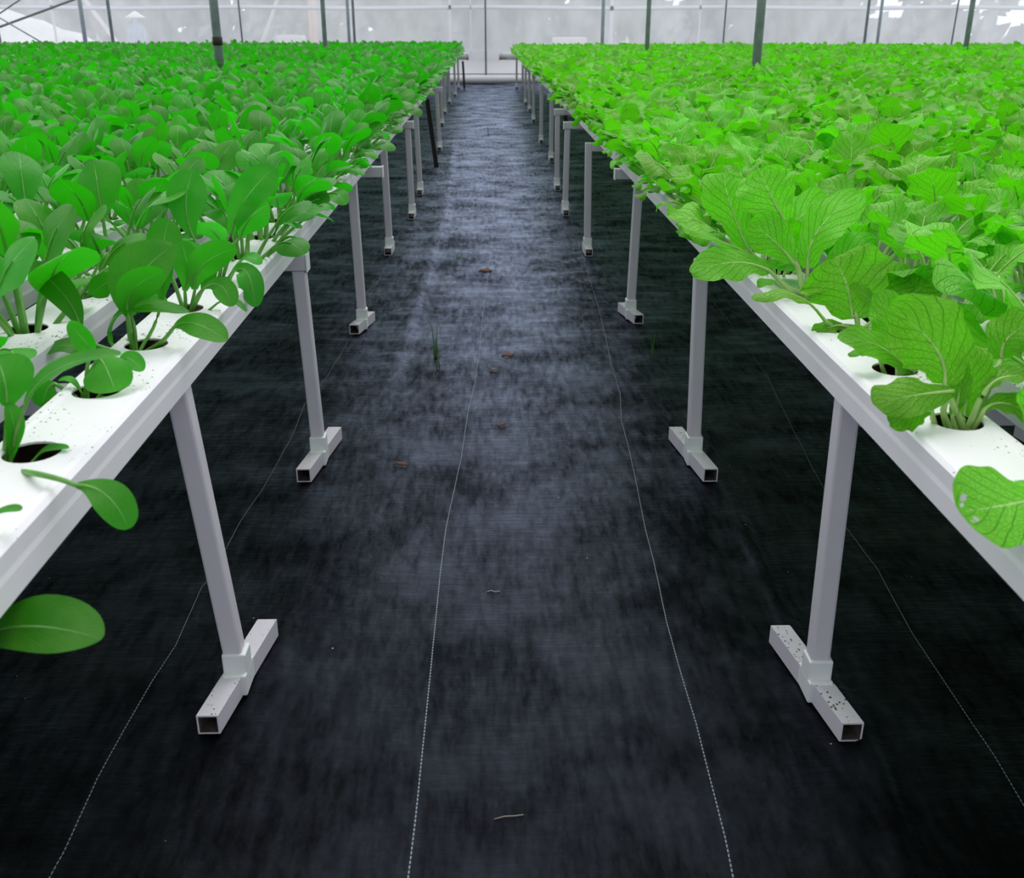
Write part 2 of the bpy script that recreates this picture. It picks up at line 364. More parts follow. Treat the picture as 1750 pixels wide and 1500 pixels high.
# ------------------------------------------------------------------ plants on the benches
def proto(kind,seed,lod,single,aisle=None):
    a=MB(); b=a if single else MB()
    plant(kind,seed,lod,a,b,ml=0,ms=1 if single else 0,aisle=aisle)
    mats=(LEAF_A,STEM_A) if kind=='A' else (LEAF_B,STEM_B)
    nm='pak_choi' if kind=='A' else 'mustard_green'
    if single: return (a.mesh(nm,list(mats)),)
    return a.mesh('foliage',[mats[0]]), b.mesh('stalks',[mats[1]])
HEROES=[
('L',1.25,'pak choi with one large low oval leaf, nearest plant on the left bench',0,[([(-0.732,1.25,0.812),(-0.727,1.23,0.75),(-0.713,1.21,0.715)],[(-0.713,1.21,0.713),(-0.624,1.19,0.746),(-0.512,1.15,0.75)],0.044,(0.274,-0.524,0.807),0.1,()),
  ([(-0.719,1.25,0.839),(-0.688,1.25,0.875)],[(-0.686,1.25,0.876),(-0.658,1.25,0.89),(-0.628,1.24,0.895)],0.011,(0.095,-0.181,0.979),0.2,()),
  ([(-0.734,1.25,0.839),(-0.742,1.25,0.953)],[(-0.742,1.25,0.953),(-0.731,1.27,1.012),(-0.696,1.3,1.066)],0.035,(0.473,-0.822,0.316),0.2,()),
  ([(-0.742,1.25,0.84),(-0.805,1.25,0.911)],[(-0.805,1.25,0.911),(-0.825,1.25,0.954),(-0.868,1.25,0.938)],0.031,(0.369,-0.559,0.743),0.2,())]),
('L',1.55,'pak choi with a long low stalk crossing the rim, second along the left edge',0,[([(-0.786,1.55,0.814),(-0.697,1.43,0.865),(-0.638,1.385,0.875),(-0.602,1.362,0.874)],[(-0.603,1.362,0.875),(-0.557,1.35,0.864),(-0.527,1.335,0.817)],0.028,(0.244,-0.592,0.768),0.12,()),
  ([(-0.759,1.55,0.814),(-0.748,1.55,0.836)],[(-0.75,1.55,0.833),(-0.724,1.55,0.853),(-0.684,1.54,0.859)],0.012,(0.089,-0.19,0.978),0.3,()),
  ([(-0.75,1.55,0.814),(-0.732,1.55,0.831)],[(-0.733,1.55,0.831),(-0.71,1.55,0.838),(-0.689,1.55,0.832)],0.006,(0.087,-0.19,0.978),0.2,()),
  ([(-0.79,1.55,0.814),(-0.77,1.55,0.878),(-0.746,1.55,0.928)],[(-0.749,1.55,0.923),(-0.696,1.57,0.983),(-0.599,1.6,1.0)],0.024,(0.088,-0.199,0.976),0.25,()),
  ([(-0.793,1.55,0.814),(-0.787,1.55,0.842)],[(-0.789,1.55,0.831),(-0.771,1.55,0.888),(-0.781,1.57,0.928)],0.016,(0.712,-0.653,0.258),0.5,()),
  ([(-0.796,1.55,0.814),(-0.783,1.55,0.883),(-0.783,1.57,0.926)],[(-0.784,1.57,0.922),(-0.785,1.58,0.963),(-0.805,1.61,0.993)],0.044,(0.425,-0.857,0.291),0.1,()),
  ([(-0.799,1.55,0.814),(-0.838,1.55,0.852)],[(-0.838,1.55,0.852),(-0.869,1.55,0.884),(-0.92,1.55,0.864)],0.033,(0.331,-0.59,0.736),0.2,())]),
('L',1.85,'pak choi with a rounded folded-over leaf, third along the left edge channel',0,[([(-0.773,1.85,0.816),(-0.763,1.85,0.87),(-0.737,1.85,0.909)],[(-0.736,1.85,0.914),(-0.716,1.83,0.899),(-0.695,1.8,0.864)],0.046,(0.349,-0.891,0.292),-0.25,()),
  ([(-0.76,1.85,0.817),(-0.726,1.87,0.862),(-0.703,1.87,0.9)],[(-0.704,1.87,0.901),(-0.685,1.87,0.906),(-0.658,1.85,0.887)],0.019,(0.24,-0.654,0.717),0.1,()),
  ([(-0.775,1.85,0.814),(-0.795,1.84,0.818),(-0.809,1.84,0.823)],[(-0.808,1.84,0.825),(-0.826,1.83,0.828),(-0.847,1.82,0.815)],0.014,(0.28,-0.621,0.732),0.1,()),
  ([(-0.776,1.85,0.814),(-0.758,1.85,0.83)],[(-0.76,1.85,0.829),(-0.734,1.84,0.832),(-0.707,1.82,0.819)],0.012,(0.252,-0.632,0.733),0.1,()),
  ([(-0.774,1.85,0.817),(-0.8,1.85,0.844),(-0.826,1.85,0.864)],[(-0.826,1.85,0.864),(-0.839,1.84,0.853),(-0.848,1.83,0.824)],0.026,(0.395,-0.867,0.305),0.1,()),
  ([(-0.775,1.85,0.822),(-0.779,1.85,0.848)],[(-0.778,1.85,0.844),(-0.794,1.85,0.87),(-0.818,1.85,0.87)],0.01,(0.085,-0.199,0.976),0.2,()),
  ([(-0.769,1.85,0.82),(-0.763,1.85,0.881),(-0.754,1.85,0.914)],[(-0.757,1.86,0.911),(-0.758,1.86,0.938),(-0.794,1.88,0.974)],0.022,(-0.145,-0.947,0.286),0.4,())]),
('L',2.15,'tall pak choi with a broad upright leaf, fourth along the left edge channel',0,[([(-0.771,2.15,0.823),(-0.768,2.15,0.88),(-0.768,2.15,0.918)],[(-0.771,2.15,0.913),(-0.757,2.17,0.985),(-0.685,2.23,1.05)],0.058,(0.24,-0.687,0.685),0.15,()),
  ([(-0.774,2.15,0.826),(-0.774,2.14,0.89),(-0.767,2.13,0.931)],[(-0.769,2.13,0.921),(-0.751,2.13,0.976),(-0.681,2.13,1.015)],0.036,(0.32,-0.908,-0.271),0.35,()),
  ([(-0.773,2.15,0.826),(-0.806,2.15,0.834),(-0.818,2.14,0.86)],[(-0.82,2.14,0.856),(-0.773,2.13,0.931),(-0.632,2.1,0.933)],0.032,(0.076,-0.209,0.975),0.3,()),
  ([(-0.761,2.15,0.823),(-0.708,2.13,0.859),(-0.672,2.12,0.895)],[(-0.672,2.12,0.897),(-0.619,2.1,0.909),(-0.551,2.07,0.88)],0.031,(0.201,-0.68,0.705),0.1,()),
  ([(-0.779,2.15,0.823),(-0.855,2.15,0.848),(-0.883,2.15,0.888)],[(-0.884,2.15,0.885),(-0.914,2.17,0.954),(-0.995,2.21,1.013)],0.033,(0.378,-0.898,0.226),0.1,()),
  ([(-0.778,2.15,0.829),(-0.797,2.2,0.899),(-0.804,2.21,0.963)],[(-0.801,2.21,0.965),(-0.831,2.21,0.973),(-0.868,2.2,0.945)],0.029,(0.256,-0.682,0.685),0.1,()),
  ([(-0.766,2.15,0.826),(-0.744,2.2,0.872),(-0.727,2.22,0.92)],[(-0.728,2.22,0.915),(-0.717,2.23,0.97),(-0.704,2.25,1.018)],0.019,(-0.207,-0.952,0.226),0.3,()),
  ([(-0.768,2.15,0.826),(-0.878,2.15,0.819)],[(-0.878,2.15,0.819),(-0.914,2.15,0.848),(-0.971,2.15,0.835)],0.036,(0.086,-0.203,0.975),0.1,())]),
('L',2.45,'pak choi with two upright spoon-shaped leaves, fifth along the left edge channel',0,[([(-0.746,2.45,0.82),(-0.741,2.45,0.874),(-0.739,2.45,0.9)],[(-0.74,2.45,0.893),(-0.73,2.46,0.951),(-0.745,2.48,1.009)],0.033,(0.278,-0.938,0.209),0.15,()),
  ([(-0.74,2.45,0.82),(-0.722,2.45,0.874),(-0.713,2.45,0.906)],[(-0.715,2.45,0.897),(-0.687,2.45,0.958),(-0.602,2.44,0.999)],0.037,(0.264,-0.942,0.208),0.2,()),
  ([(-0.737,2.45,0.821),(-0.709,2.43,0.879),(-0.679,2.42,0.91)],[(-0.682,2.42,0.909),(-0.64,2.41,0.915),(-0.613,2.38,0.872)],0.029,(0.186,-0.7,0.69),0.1,()),
  ([(-0.736,2.45,0.82),(-0.692,2.43,0.843),(-0.656,2.42,0.87)],[(-0.656,2.42,0.87),(-0.62,2.41,0.881),(-0.581,2.39,0.857)],0.011,(0.056,-0.216,0.975),0.2,()),
  ([(-0.749,2.45,0.82),(-0.768,2.45,0.845),(-0.788,2.45,0.86)],[(-0.788,2.45,0.86),(-0.813,2.45,0.882),(-0.851,2.43,0.873)],0.021,(0.227,-0.685,0.692),0.1,()),
  ([(-0.746,2.45,0.82),(-0.77,2.48,0.896),(-0.787,2.5,0.943)],[(-0.788,2.5,0.935),(-0.799,2.52,0.989),(-0.786,2.55,1.048)],0.043,(0.297,-0.936,0.19),0.15,()),
  ([(-0.74,2.45,0.82),(-0.707,2.48,0.888)],[(-0.707,2.48,0.884),(-0.691,2.49,0.923),(-0.665,2.49,0.944)],0.02,(-0.24,-0.946,0.219),0.2,())]),
('L',2.75,'pak choi with a leaf drooping over the channel side, sixth along the left edge',0,[([(-0.743,2.75,0.805),(-0.699,2.72,0.856),(-0.676,2.7,0.883)],[(-0.678,2.7,0.886),(-0.635,2.67,0.883),(-0.618,2.64,0.802)],0.036,(0.597,-0.781,0.18),0.1,()),
  ([(-0.749,2.75,0.805),(-0.779,2.77,0.906),(-0.798,2.78,0.968)],[(-0.799,2.78,0.96),(-0.814,2.8,1.043),(-0.798,2.85,1.129)],0.052,(0.276,-0.949,0.155),0.15,()),
  ([(-0.746,2.75,0.805),(-0.708,2.75,0.942),(-0.688,2.75,0.981)],[(-0.69,2.75,0.973),(-0.645,2.77,1.063),(-0.568,2.81,1.141)],0.048,(0.172,-0.738,0.653),0.2,()),
  ([(-0.743,2.75,0.805),(-0.694,2.75,0.926),(-0.662,2.75,0.973)],[(-0.666,2.75,0.965),(-0.63,2.75,1.02),(-0.58,2.75,1.05)],0.042,(0.22,-0.961,0.168),0.1,()),
  ([(-0.752,2.75,0.805),(-0.768,2.75,0.894)],[(-0.769,2.75,0.886),(-0.794,2.75,0.942),(-0.835,2.73,0.939)],0.035,(0.063,-0.219,0.974),0.2,()),
  ([(-0.74,2.75,0.805),(-0.7,2.75,0.862)],[(-0.703,2.75,0.862),(-0.653,2.74,0.912),(-0.612,2.72,0.897)],0.027,(0.053,-0.221,0.974),0.2,())]),
('R',1.39,'mustard plant with a broad leaf eaten through by small holes, nearest on the right',0,[([(0.88,1.39,0.785),(0.826,1.33,0.85)],[(0.808,1.31,0.866),(0.725,1.27,0.873),(0.648,1.25,0.873)],0.069,(-0.319,-0.559,0.766),0.05,((0.7,0.78,0.055),(0.63,0.86,0.04),(0.36,0.76,0.035),(0.3,0.82,0.025))),
  ([(0.884,1.39,0.785),(0.866,1.39,0.894)],[(0.866,1.39,0.894),(0.845,1.41,0.962),(0.842,1.44,1.007)],0.048,(-0.488,-0.815,0.311),0.2,()),
  ([(0.889,1.39,0.785),(0.926,1.39,0.825)],[(0.926,1.39,0.825),(0.962,1.39,0.864),(1.024,1.39,0.834)],0.044,(-0.378,-0.546,0.747),0.2,())]),
('R',1.69,'mustard plant with a tall leaf above a curled leaf, second along the right edge',0,[([(0.855,1.69,0.814),(0.828,1.69,0.868),(0.81,1.7,0.909)],[(0.812,1.7,0.902),(0.79,1.72,0.968),(0.719,1.77,1.025)],0.067,(-0.402,-0.875,0.271),0.1,()),
  ([(0.83,1.69,0.817),(0.808,1.68,0.86),(0.812,1.67,0.895)],[(0.814,1.67,0.899),(0.736,1.64,0.903),(0.651,1.61,0.899)],0.04,(-0.28,-0.623,0.73),-0.3,()),
  ([(0.806,1.69,0.817),(0.783,1.67,0.848)],[(0.782,1.67,0.864),(0.741,1.65,0.867),(0.693,1.63,0.856)],0.029,(-0.386,-0.861,0.33),-0.1,()),
  ([(0.862,1.69,0.814),(0.874,1.69,0.867),(0.888,1.69,0.9)],[(0.886,1.69,0.896),(0.921,1.69,0.92),(0.985,1.68,0.914)],0.031,(-0.104,-0.191,0.976),0.2,()),
  ([(0.871,1.69,0.814),(0.881,1.68,0.854)],[(0.882,1.68,0.86),(0.92,1.67,0.874),(0.985,1.65,0.837)],0.023,(-0.33,-0.6,0.729),0.2,()),
  ([(0.849,1.69,0.814),(0.861,1.71,0.849)],[(0.863,1.71,0.837),(0.866,1.72,0.896),(0.878,1.75,0.958)],0.04,(-0.429,-0.852,0.299),0.3,()),
  ([(0.841,1.69,0.814),(0.831,1.69,0.851)],[(0.832,1.69,0.843),(0.841,1.7,0.892),(0.84,1.72,0.946)],0.021,(-0.713,-0.66,0.236),0.4,()),
  ([(0.866,1.69,0.814),(0.915,1.73,0.909),(0.933,1.75,0.935)],[(0.933,1.75,0.933),(0.939,1.75,0.974),(0.982,1.75,1.001)],0.048,(-0.336,-0.626,0.703),0.1,())]),
('R',1.99,'mustard plant beside an open dark hole, third along the right edge channel',0,[([(0.856,1.99,0.819),(0.875,1.99,0.826)],[(0.877,1.99,0.826),(0.79,1.97,0.891),(0.702,1.95,0.91)],0.036,(-0.261,-0.651,0.712),0.1,()),
  ([(0.823,1.99,0.818),(0.802,1.98,0.857)],[(0.801,1.98,0.86),(0.768,1.97,0.879),(0.729,1.96,0.872)],0.014,(-0.079,-0.204,0.976),0.1,()),
  ([(0.854,1.99,0.817),(0.863,2.01,0.866)],[(0.864,2.01,0.858),(0.889,2.03,0.91),(0.942,2.07,0.949)],0.049,(-0.388,-0.885,0.257),0.2,()),
  ([(0.863,1.99,0.817),(0.921,2.02,0.875)],[(0.921,2.02,0.872),(0.956,2.03,0.91),(1.029,2.02,0.893)],0.043,(-0.303,-0.644,0.702),0.2,()),
  ([(0.85,1.99,0.817),(0.849,2.02,0.863)],[(0.85,2.02,0.855),(0.843,2.04,0.914),(0.822,2.09,0.97)],0.043,(-0.369,-0.893,0.257),0.2,()),
  ([(0.866,1.99,0.817),(0.935,2.01,0.84)],[(0.935,2.01,0.84),(0.986,2.01,0.865),(1.037,1.99,0.839)],0.034,(-0.31,-0.631,0.711),0.2,())]),
('R',2.29,'mustard plant with a huge pale-ribbed upright leaf, fourth along the right edge channel',0,[([(0.865,2.29,0.827),(0.855,2.29,0.871),(0.843,2.29,0.903)],[(0.85,2.29,0.857),(0.835,2.31,0.929),(0.809,2.35,0.989)],0.102,(-0.331,-0.916,0.227),0.2,()),
  ([(0.872,2.29,0.827),(0.914,2.29,0.871)],[(0.919,2.28,0.877),(0.878,2.28,0.908),(0.833,2.29,0.939)],0.018,(-0.259,-0.672,0.693),0.3,()),
  ([(0.83,2.29,0.827),(0.797,2.28,0.845),(0.772,2.27,0.863)],[(0.779,2.27,0.859),(0.691,2.25,0.928),(0.592,2.22,0.923)],0.027,(-0.066,-0.214,0.975),-0.4,()),
  ([(0.875,2.29,0.827),(0.917,2.31,0.851)],[(0.916,2.31,0.844),(0.93,2.33,0.909),(0.979,2.37,0.97)],0.058,(-0.361,-0.904,0.229),0.2,()),
  ([(0.88,2.29,0.827),(0.945,2.31,0.851)],[(0.945,2.31,0.851),(0.996,2.32,0.911),(1.065,2.33,0.936)],0.055,(-0.286,-0.666,0.689),0.2,()),
  ([(0.851,2.29,0.827),(0.825,2.28,0.846)],[(0.825,2.28,0.844),(0.788,2.27,0.842),(0.75,2.25,0.82)],0.024,(-0.232,-0.668,0.707),0.1,())]),
('R',2.59,'mustard plant with a wide leaf hanging over the aisle, fifth along the right edge',0,[([(0.822,2.59,0.834),(0.772,2.57,0.865),(0.712,2.55,0.912)],[(0.715,2.55,0.913),(0.617,2.52,0.941),(0.502,2.48,0.924)],0.05,(-0.174,-0.711,0.682),0.1,()),
  ([(0.826,2.59,0.834),(0.804,2.59,0.906),(0.781,2.59,0.937)],[(0.785,2.59,0.928),(0.731,2.6,0.981),(0.671,2.62,1.022)],0.053,(-0.266,-0.945,0.189),0.15,()),
  ([(0.832,2.59,0.833),(0.828,2.6,0.919)],[(0.83,2.6,0.907),(0.855,2.62,1.006),(0.968,2.67,1.088)],0.057,(-0.232,-0.71,0.665),0.2,()),
  ([(0.819,2.59,0.834),(0.758,2.57,0.858)],[(0.757,2.57,0.862),(0.722,2.56,0.883),(0.692,2.55,0.868)],0.02,(-0.061,-0.216,0.974),0.1,()),
  ([(0.826,2.59,0.834),(0.783,2.63,0.99),(0.773,2.65,1.028)],[(0.774,2.65,1.019),(0.731,2.67,1.088),(0.713,2.71,1.142)],0.076,(-0.261,-0.954,0.147),0.1,()),
  ([(0.838,2.59,0.833),(0.895,2.61,0.901)],[(0.895,2.61,0.898),(0.946,2.62,0.945),(1.014,2.62,0.96)],0.055,(-0.251,-0.695,0.674),0.1,())]),
('R',2.89,'mustard plant with pale net-veined upright leaves, sixth on the right edge channel',2,[([(0.785,2.89,0.855),(0.738,2.89,0.906)],[(0.744,2.89,0.898),(0.686,2.93,1.032),(0.681,2.97,1.1)],0.075,(-0.225,-0.962,0.154),0.15,()),
  ([(0.793,2.89,0.855),(0.799,2.91,0.936)],[(0.8,2.91,0.927),(0.802,2.93,0.999),(0.818,2.97,1.075)],0.067,(-0.26,-0.952,0.163),0.15,()),
  ([(0.781,2.89,0.855),(0.708,2.87,0.902)],[(0.712,2.87,0.902),(0.626,2.85,0.94),(0.528,2.82,0.979)],0.039,(-0.049,-0.223,0.974),-0.2,()),
  ([(0.778,2.89,0.855),(0.727,2.87,0.877)],[(0.727,2.87,0.877),(0.664,2.86,0.905),(0.621,2.85,0.895)],0.022,(-0.051,-0.221,0.974),0.1,()),
  ([(0.798,2.89,0.855),(0.852,2.89,0.939)],[(0.853,2.89,0.933),(0.903,2.91,0.994),(0.979,2.92,1.016)],0.062,(-0.223,-0.718,0.659),0.2,())]),
]
def hero_plant(kind,seed,loc,extra,leaves):
    a,b=MB(),MB(); rnd=random.Random(seed); o=Vector(loc); base=Vector((0,0,-.055))
    for pet,bl,W,nr,cup,holes in leaves:
        P=[base+Vector((rnd.uniform(-.008,.008),rnd.uniform(-.008,.008),0))]+[Vector(q)-o for q in pet]
        B=[Vector(q)-o for q in bl]; P[-1]=B[0].copy()
        n=40 if holes else 16; nu=33 if holes else 11; sp=[]
        for i in range(n):
            t=i/(n-1); sp.append(B[0]*(1-t)**2+B[1]*(2*t*(1-t))+B[2]*t*t) if 0 else sp.append((B[0]*(1-t)+(B[1]*2-(B[0]+B[2])*.5)*t)*(1-t)+((B[1]*2-(B[0]+B[2])*.5)*(1-t)+B[2]*t)*t)
        N_=Vector(nr); sd=[]
        for i in range(n):
            d=(sp[min(i+1,n-1)]-sp[max(i-1,0)]).normalized(); x=d.cross(N_); sd.append(x.normalized() if x.length>.05 else (sd[-1] if sd else Vector((1,0,0))))
        tone=rnd.uniform(.85,1.15); r0=.0068 if kind=='A' else .0085
        # smooth the petiole through its control points
        Q=[];
        for i in range(len(P)-1):
            p0=P[max(i-1,0)]; p1,p2=P[i],P[i+1]; p3=P[min(i+2,len(P)-1)]
            for k in range(4):
                t=k/4; Q.append(.5*((p1*2)+(p2-p0)*t+(p0*2-p1*5+p2*4-p3)*t*t+(p1*3-p0-p2*3+p3)*t*t*t))
        Q.append(P[-1]); kk=int(n*.65)
        full=[tuple(q) for q in Q]+[tuple(sp[i]-sd[i].cross((sp[min(i+1,n-1)]-sp[i-1]).normalized())*.0012) for i in range(1,kk)]
        w_=r0*min(1.0,.5+W/.06)
        rad=[w_*(1-.5*i/len(Q)) for i in range(len(Q))]+[w_*.5*(1-.8*i/kk) for i in range(1,kk)]
        b.tube(full,rad,6,0,tone,cap=False)
        blade(a,sp,sd,W,kind,nu,rnd,tone,cup,0,holes,.25 if holes else .7)
    if extra: plant(kind,seed+3,0,a,b,(0,0,0),.8)
    mats=(LEAF_A,STEM_A) if kind=='A' else (LEAF_B,STEM_B)
    return a.mesh('foliage',[mats[0]]),b.mesh('stalks',[mats[1]])
PL={}
for kind in 'AB':
    PL[kind]={'hi':[proto(kind,100+i,0,False) for i in range(10)],'mid':[proto(kind,200+i,1,True) for i in range(10)],
        'ehi':[proto(kind,300+i,0,False,0 if kind=='A' else PI) for i in range(6)],'emid':[proto(kind,400+i,1,True,0 if kind=='A' else PI) for i in range(8)]}
for s in 'LR':
    kind='A' if s=='L' else 'B'; side='left' if s=='L' else 'right'
    slots=[]
    for i in range(NCH):
        n=int(round(CLEN/HOLE)); x=X0[s]+SGN[s]*PITCHX*i+HX[s]
        for c in range(n):
            y=ystart[s,i]+HOLE*(c+.5)
            if y>26.4 or y<0.95 or (i==0 and y<1.2): continue
            z=ztop(s,y)-.002; px,py,d=project(x,y,z+.1)
            if d<.3: continue
            mg=.27*FX/d
            seen = -mg<px<1750+mg and py<1500+mg
            near = -mg*4-60<px<1750+mg*4+60
            if seen or near: slots.append((math.hypot(x,y),i,c,x,y,z,seen))
    slots.sort(); ind=[q for q in slots if q[6]][:300]; indset={(q[1],q[2]) for q in ind}
    cnt={}
    for dist,i,c,x,y,z,_ in sorted(ind,key=lambda q:(q[1],q[2])):
        cnt[i]=cnt.get(i,0)+1; num=cnt[i]
        rnd=random.Random(i*1000+c+(0 if s=='L' else 77777))
        rot=rnd.uniform(0,6.28) if i else rnd.uniform(-.3,.3); sc=rnd.uniform(.86,1.14)
        loc=(x+rnd.uniform(-.012,.012),y+rnd.uniform(-.02,.01),z)
        nm='pak_choi' if kind=='A' else 'mustard_green'
        chn='edge channel beside the aisle' if i==0 else ordinal(i+1)+' channel from the aisle'
        lab=('dark green pak choi' if kind=='A' else 'light green ruffled mustard')+' on the '+side+', '+ordinal(num)+' plant of the '+chn
        hs=[h for h in HEROES if i==0 and h[0]==s and abs(h[1]-y)<.1]
        if hs:
            loc=(x,y,z); lab=hs[0][2]; me=hero_plant(kind,int(y*100),loc,hs[0][3],hs[0][4]); root=empty(nm,loc)
        elif dist<5.2:
            me=rnd.choice(PL[kind]['ehi' if i==0 else 'hi']); root=empty(nm,loc,rot); root.scale=(sc,sc,sc)
        else:
            me=rnd.choice(PL[kind]['emid' if i==0 else 'mid']); root=link(nm,me[0],None,loc); root.rotation_euler=(0,0,rot); root.scale=(sc,sc,sc*rnd.uniform(.92,1.05)); me=()
        tag(root,lab,'pak choi' if kind=='A' else 'mustard greens',('pak choi plants' if kind=='A' else 'mustard green plants')+' on the '+side+' bench')
        for part,mm in zip(('foliage','stalks'),me): link(part,mm,root)
    mass=MB(); rnd=random.Random(5 if s=='L' else 6)
    for dist,i,c,x,y,z,seen in slots:
        if (i,c) in indset: continue
        plant(kind,rnd.randint(0,10**6),1 if dist<4 else 2,mass,mass,(x+rnd.uniform(-.012,.012),y+rnd.uniform(-.02,.02),z),rnd.uniform(.88,1.15),rnd.uniform(0,6.28),0,1,(0 if s=='L' else PI) if i==0 else None)
    o=build('pak_choi_rows' if kind=='A' else 'mustard_green_rows',mass,[LEAF_A,STEM_A] if kind=='A' else [LEAF_B,STEM_B])
    tag(o,('dense dark green pak choi' if kind=='A' else 'dense light green mustard')+' rows filling the far '+side+' bench','pak choi' if kind=='A' else 'mustard greens',None,'stuff')
    print(side,'slots',len(slots),'ind',len(ind),'far dist',ind[-1][0],'mass faces',len(mass.f))

# ------------------------------------------------------------------ floor: woven ground cover
def interp_line(pts,Y):
    ys=np.array([p[1] for p in pts]); xs=np.array([p[0] for p in pts]); o=np.argsort(ys); return np.interp(Y,ys[o],xs[o])
LINES=[[(-.17,.6),(-0.163,1.473),(-0.159,1.626),(-0.154,2.128),(-0.15,2.622),(-0.144,2.922),(-0.134,3.093),(-0.108,3.491),(-0.09,3.986),(-0.065,4.361),(-0.051,4.708),(-0.034,5.448),(0.001,6.593),(0.042,8.274),(0.072,10.977),(.08,20)],
 [(.44,.6),(0.454,1.459),(0.461,1.563),(0.465,1.679),(0.473,1.93),(0.472,2.114),(0.475,2.355),(0.49,2.677),(0.496,2.907),(0.518,3.318),(0.53,3.59),(0.538,3.87),(0.572,4.189),(0.58,4.602),(0.623,5.555),(0.649,6.753),(0.673,7.769),(.69,14)],
 [(-.84,.6),(-0.844,1.489),(-0.841,1.563),(-0.849,1.763),(-0.844,1.961),(-0.838,2.12),(-0.824,2.273),(-0.832,2.571),(-0.82,2.638),(-0.814,2.979),(-0.793,3.201),(-0.777,3.741),(-0.786,4.073),(-0.743,4.459),(-0.711,5.122),(-0.698,6.132),(-0.682,6.967),(-.68,9)],
 [(1.08,.6),(1.099,1.638),(1.11,1.793),(1.113,1.981),(1.118,2.282),(1.148,2.626),(1.143,2.933),(1.178,3.407),(1.236,4.026),(1.273,4.412),(1.299,5.185),(1.306,6.085),(1.31,9)]]
FOLDS=[([(.85,4.2),(0.833,3.362),(0.82,2.941),(0.8,2.566),(0.815,2.234),(0.85,1.987),(0.835,1.688),(0.782,1.451)],1.4,4.2,.014,.018),
       ([(-0.564,3.015),(-0.549,2.631),(-0.539,2.293),(-0.516,1.811),(-0.51,1.51)],1.45,3.0,.004,.012),
       ([(-0.46,4.2),(-0.434,4.625),(-0.403,5.98),(-0.36,8.55),(-0.39,10.988),(-0.461,14.416)],4.2,14.4,.007,.03)]
def vnoise(x,y,seed):
    rs=np.random.RandomState(seed); g=rs.rand(256,256)
    xi=np.floor(x).astype(int); yi=np.floor(y).astype(int); fx=x-xi; fy=y-yi; fx=fx*fx*(3-2*fx); fy=fy*fy*(3-2*fy)
    G=lambda a,b:g[a%256,b%256]
    return (G(xi,yi)*(1-fx)+G(xi+1,yi)*fx)*(1-fy)+(G(xi,yi+1)*(1-fx)+G(xi+1,yi+1)*fx)*fy
def floor_z(X,Y):
    z=0.006*(vnoise(X*2.2+9,Y*2.6,1)-.5)+0.0035*(vnoise(X*6,Y*11,2)-.5)
    wr=smoothnp(3.0,6.5,Y)
    z=z+wr*(0.012*(vnoise(X*3.5+4,Y*15+3*vnoise(X*4,Y*2,8),3)-.5)+0.006*(vnoise(X*9,Y*32,4)-.5))
    for pts,a,b,h,w in FOLDS:
        xx=interp_line(pts,Y); k=smoothnp(a-.1,a+.4,Y)*(1-smoothnp(b-.5,b+.1,Y))
        z=z+k*h*np.exp(-((X-xx)/w)**2)*(0.55+.9*vnoise(X*0+3,Y*9,6))-k*h*.5*np.exp(-((X-xx-2.2*w)/(1.5*w))**2)
    sx=interp_line(FOLDS[2][0],Y); k=smoothnp(3.9,4.6,Y)*(1-smoothnp(13,15,Y))
    z=z+k*.012*(np.abs(vnoise(X*7+2,Y*13,11)-.5)*2)*np.exp(-((X-sx+.045)/.055)**2)
    return z-0.006
def smoothnp(a,b,x):
    t=np.clip((x-a)/(b-a),0,1); return t*t*(3-2*t)
def floor_mesh():
    xs=np.arange(-2.6,2.61,.024); ys=[.3]
    while ys[-1]<28.25: ys.append(ys[-1]+max(.02,.0045*ys[-1]))
    ys=np.array(ys); X,Y=np.meshgrid(xs,ys); Z=floor_z(X,Y); nx,ny=len(xs),len(ys)
    V=np.stack([X,Y,Z],-1).reshape(-1,3)
    idx=np.arange(nx*ny).reshape(ny,nx); F=np.stack([idx[:-1,:-1],idx[:-1,1:],idx[1:,1:],idx[1:,:-1]],-1).reshape(-1,4)
    vs=V.tolist(); fs=F.tolist(); m=[0]*len(fs)
    # the rest of the ground cover under the benches
    for a,b in ((-16,-2.6),(2.6,16)):
        q=len(vs); vs+=[[a,-3,-.007],[b,-3,-.007],[b,28.25,-.007],[a,28.25,-.007]]; fs.append([q,q+1,q+2,q+3]); m.append(0)
    q=len(vs); vs+=[[-2.6,-3,-.007],[2.6,-3,-.007],[2.6,.3,-.007],[-2.6,.3,-.007]]; fs.append([q,q+1,q+2,q+3]); m.append(0)
    # white stitched guide threads woven into the cloth
    for pts,far,wd in zip(LINES,(18,13,8.5,8.5),(.0014,.0013,.0010,.0010)):
        y=.7
        while y<far:
            ln=.0085 if y<6 else .03; y1=y+ln; xa=float(interp_line(pts,np.array(y))); xb=float(interp_line(pts,np.array(y1))); w=wd*(1 if y<3 else .85)
            za=float(floor_z(np.array(xa),np.array(y)))+.0012; zb=float(floor_z(np.array(xb),np.array(y1)))+.0012
            q=len(vs); vs+=[[xa-w,y,za],[xa+w,y,za],[xb+w,y1,zb],[xb-w,y1,zb]]; fs.append([q,q+1,q+2,q+3]); m.append(1); y+=ln*1.45
    me=bpy.data.meshes.new('floor'); me.from_pydata(vs,[],fs); me.polygons.foreach_set('material_index',np.array(m,dtype=np.int32)); me.polygons.foreach_set('use_smooth',np.full(len(fs),True)); me.update()
    return me
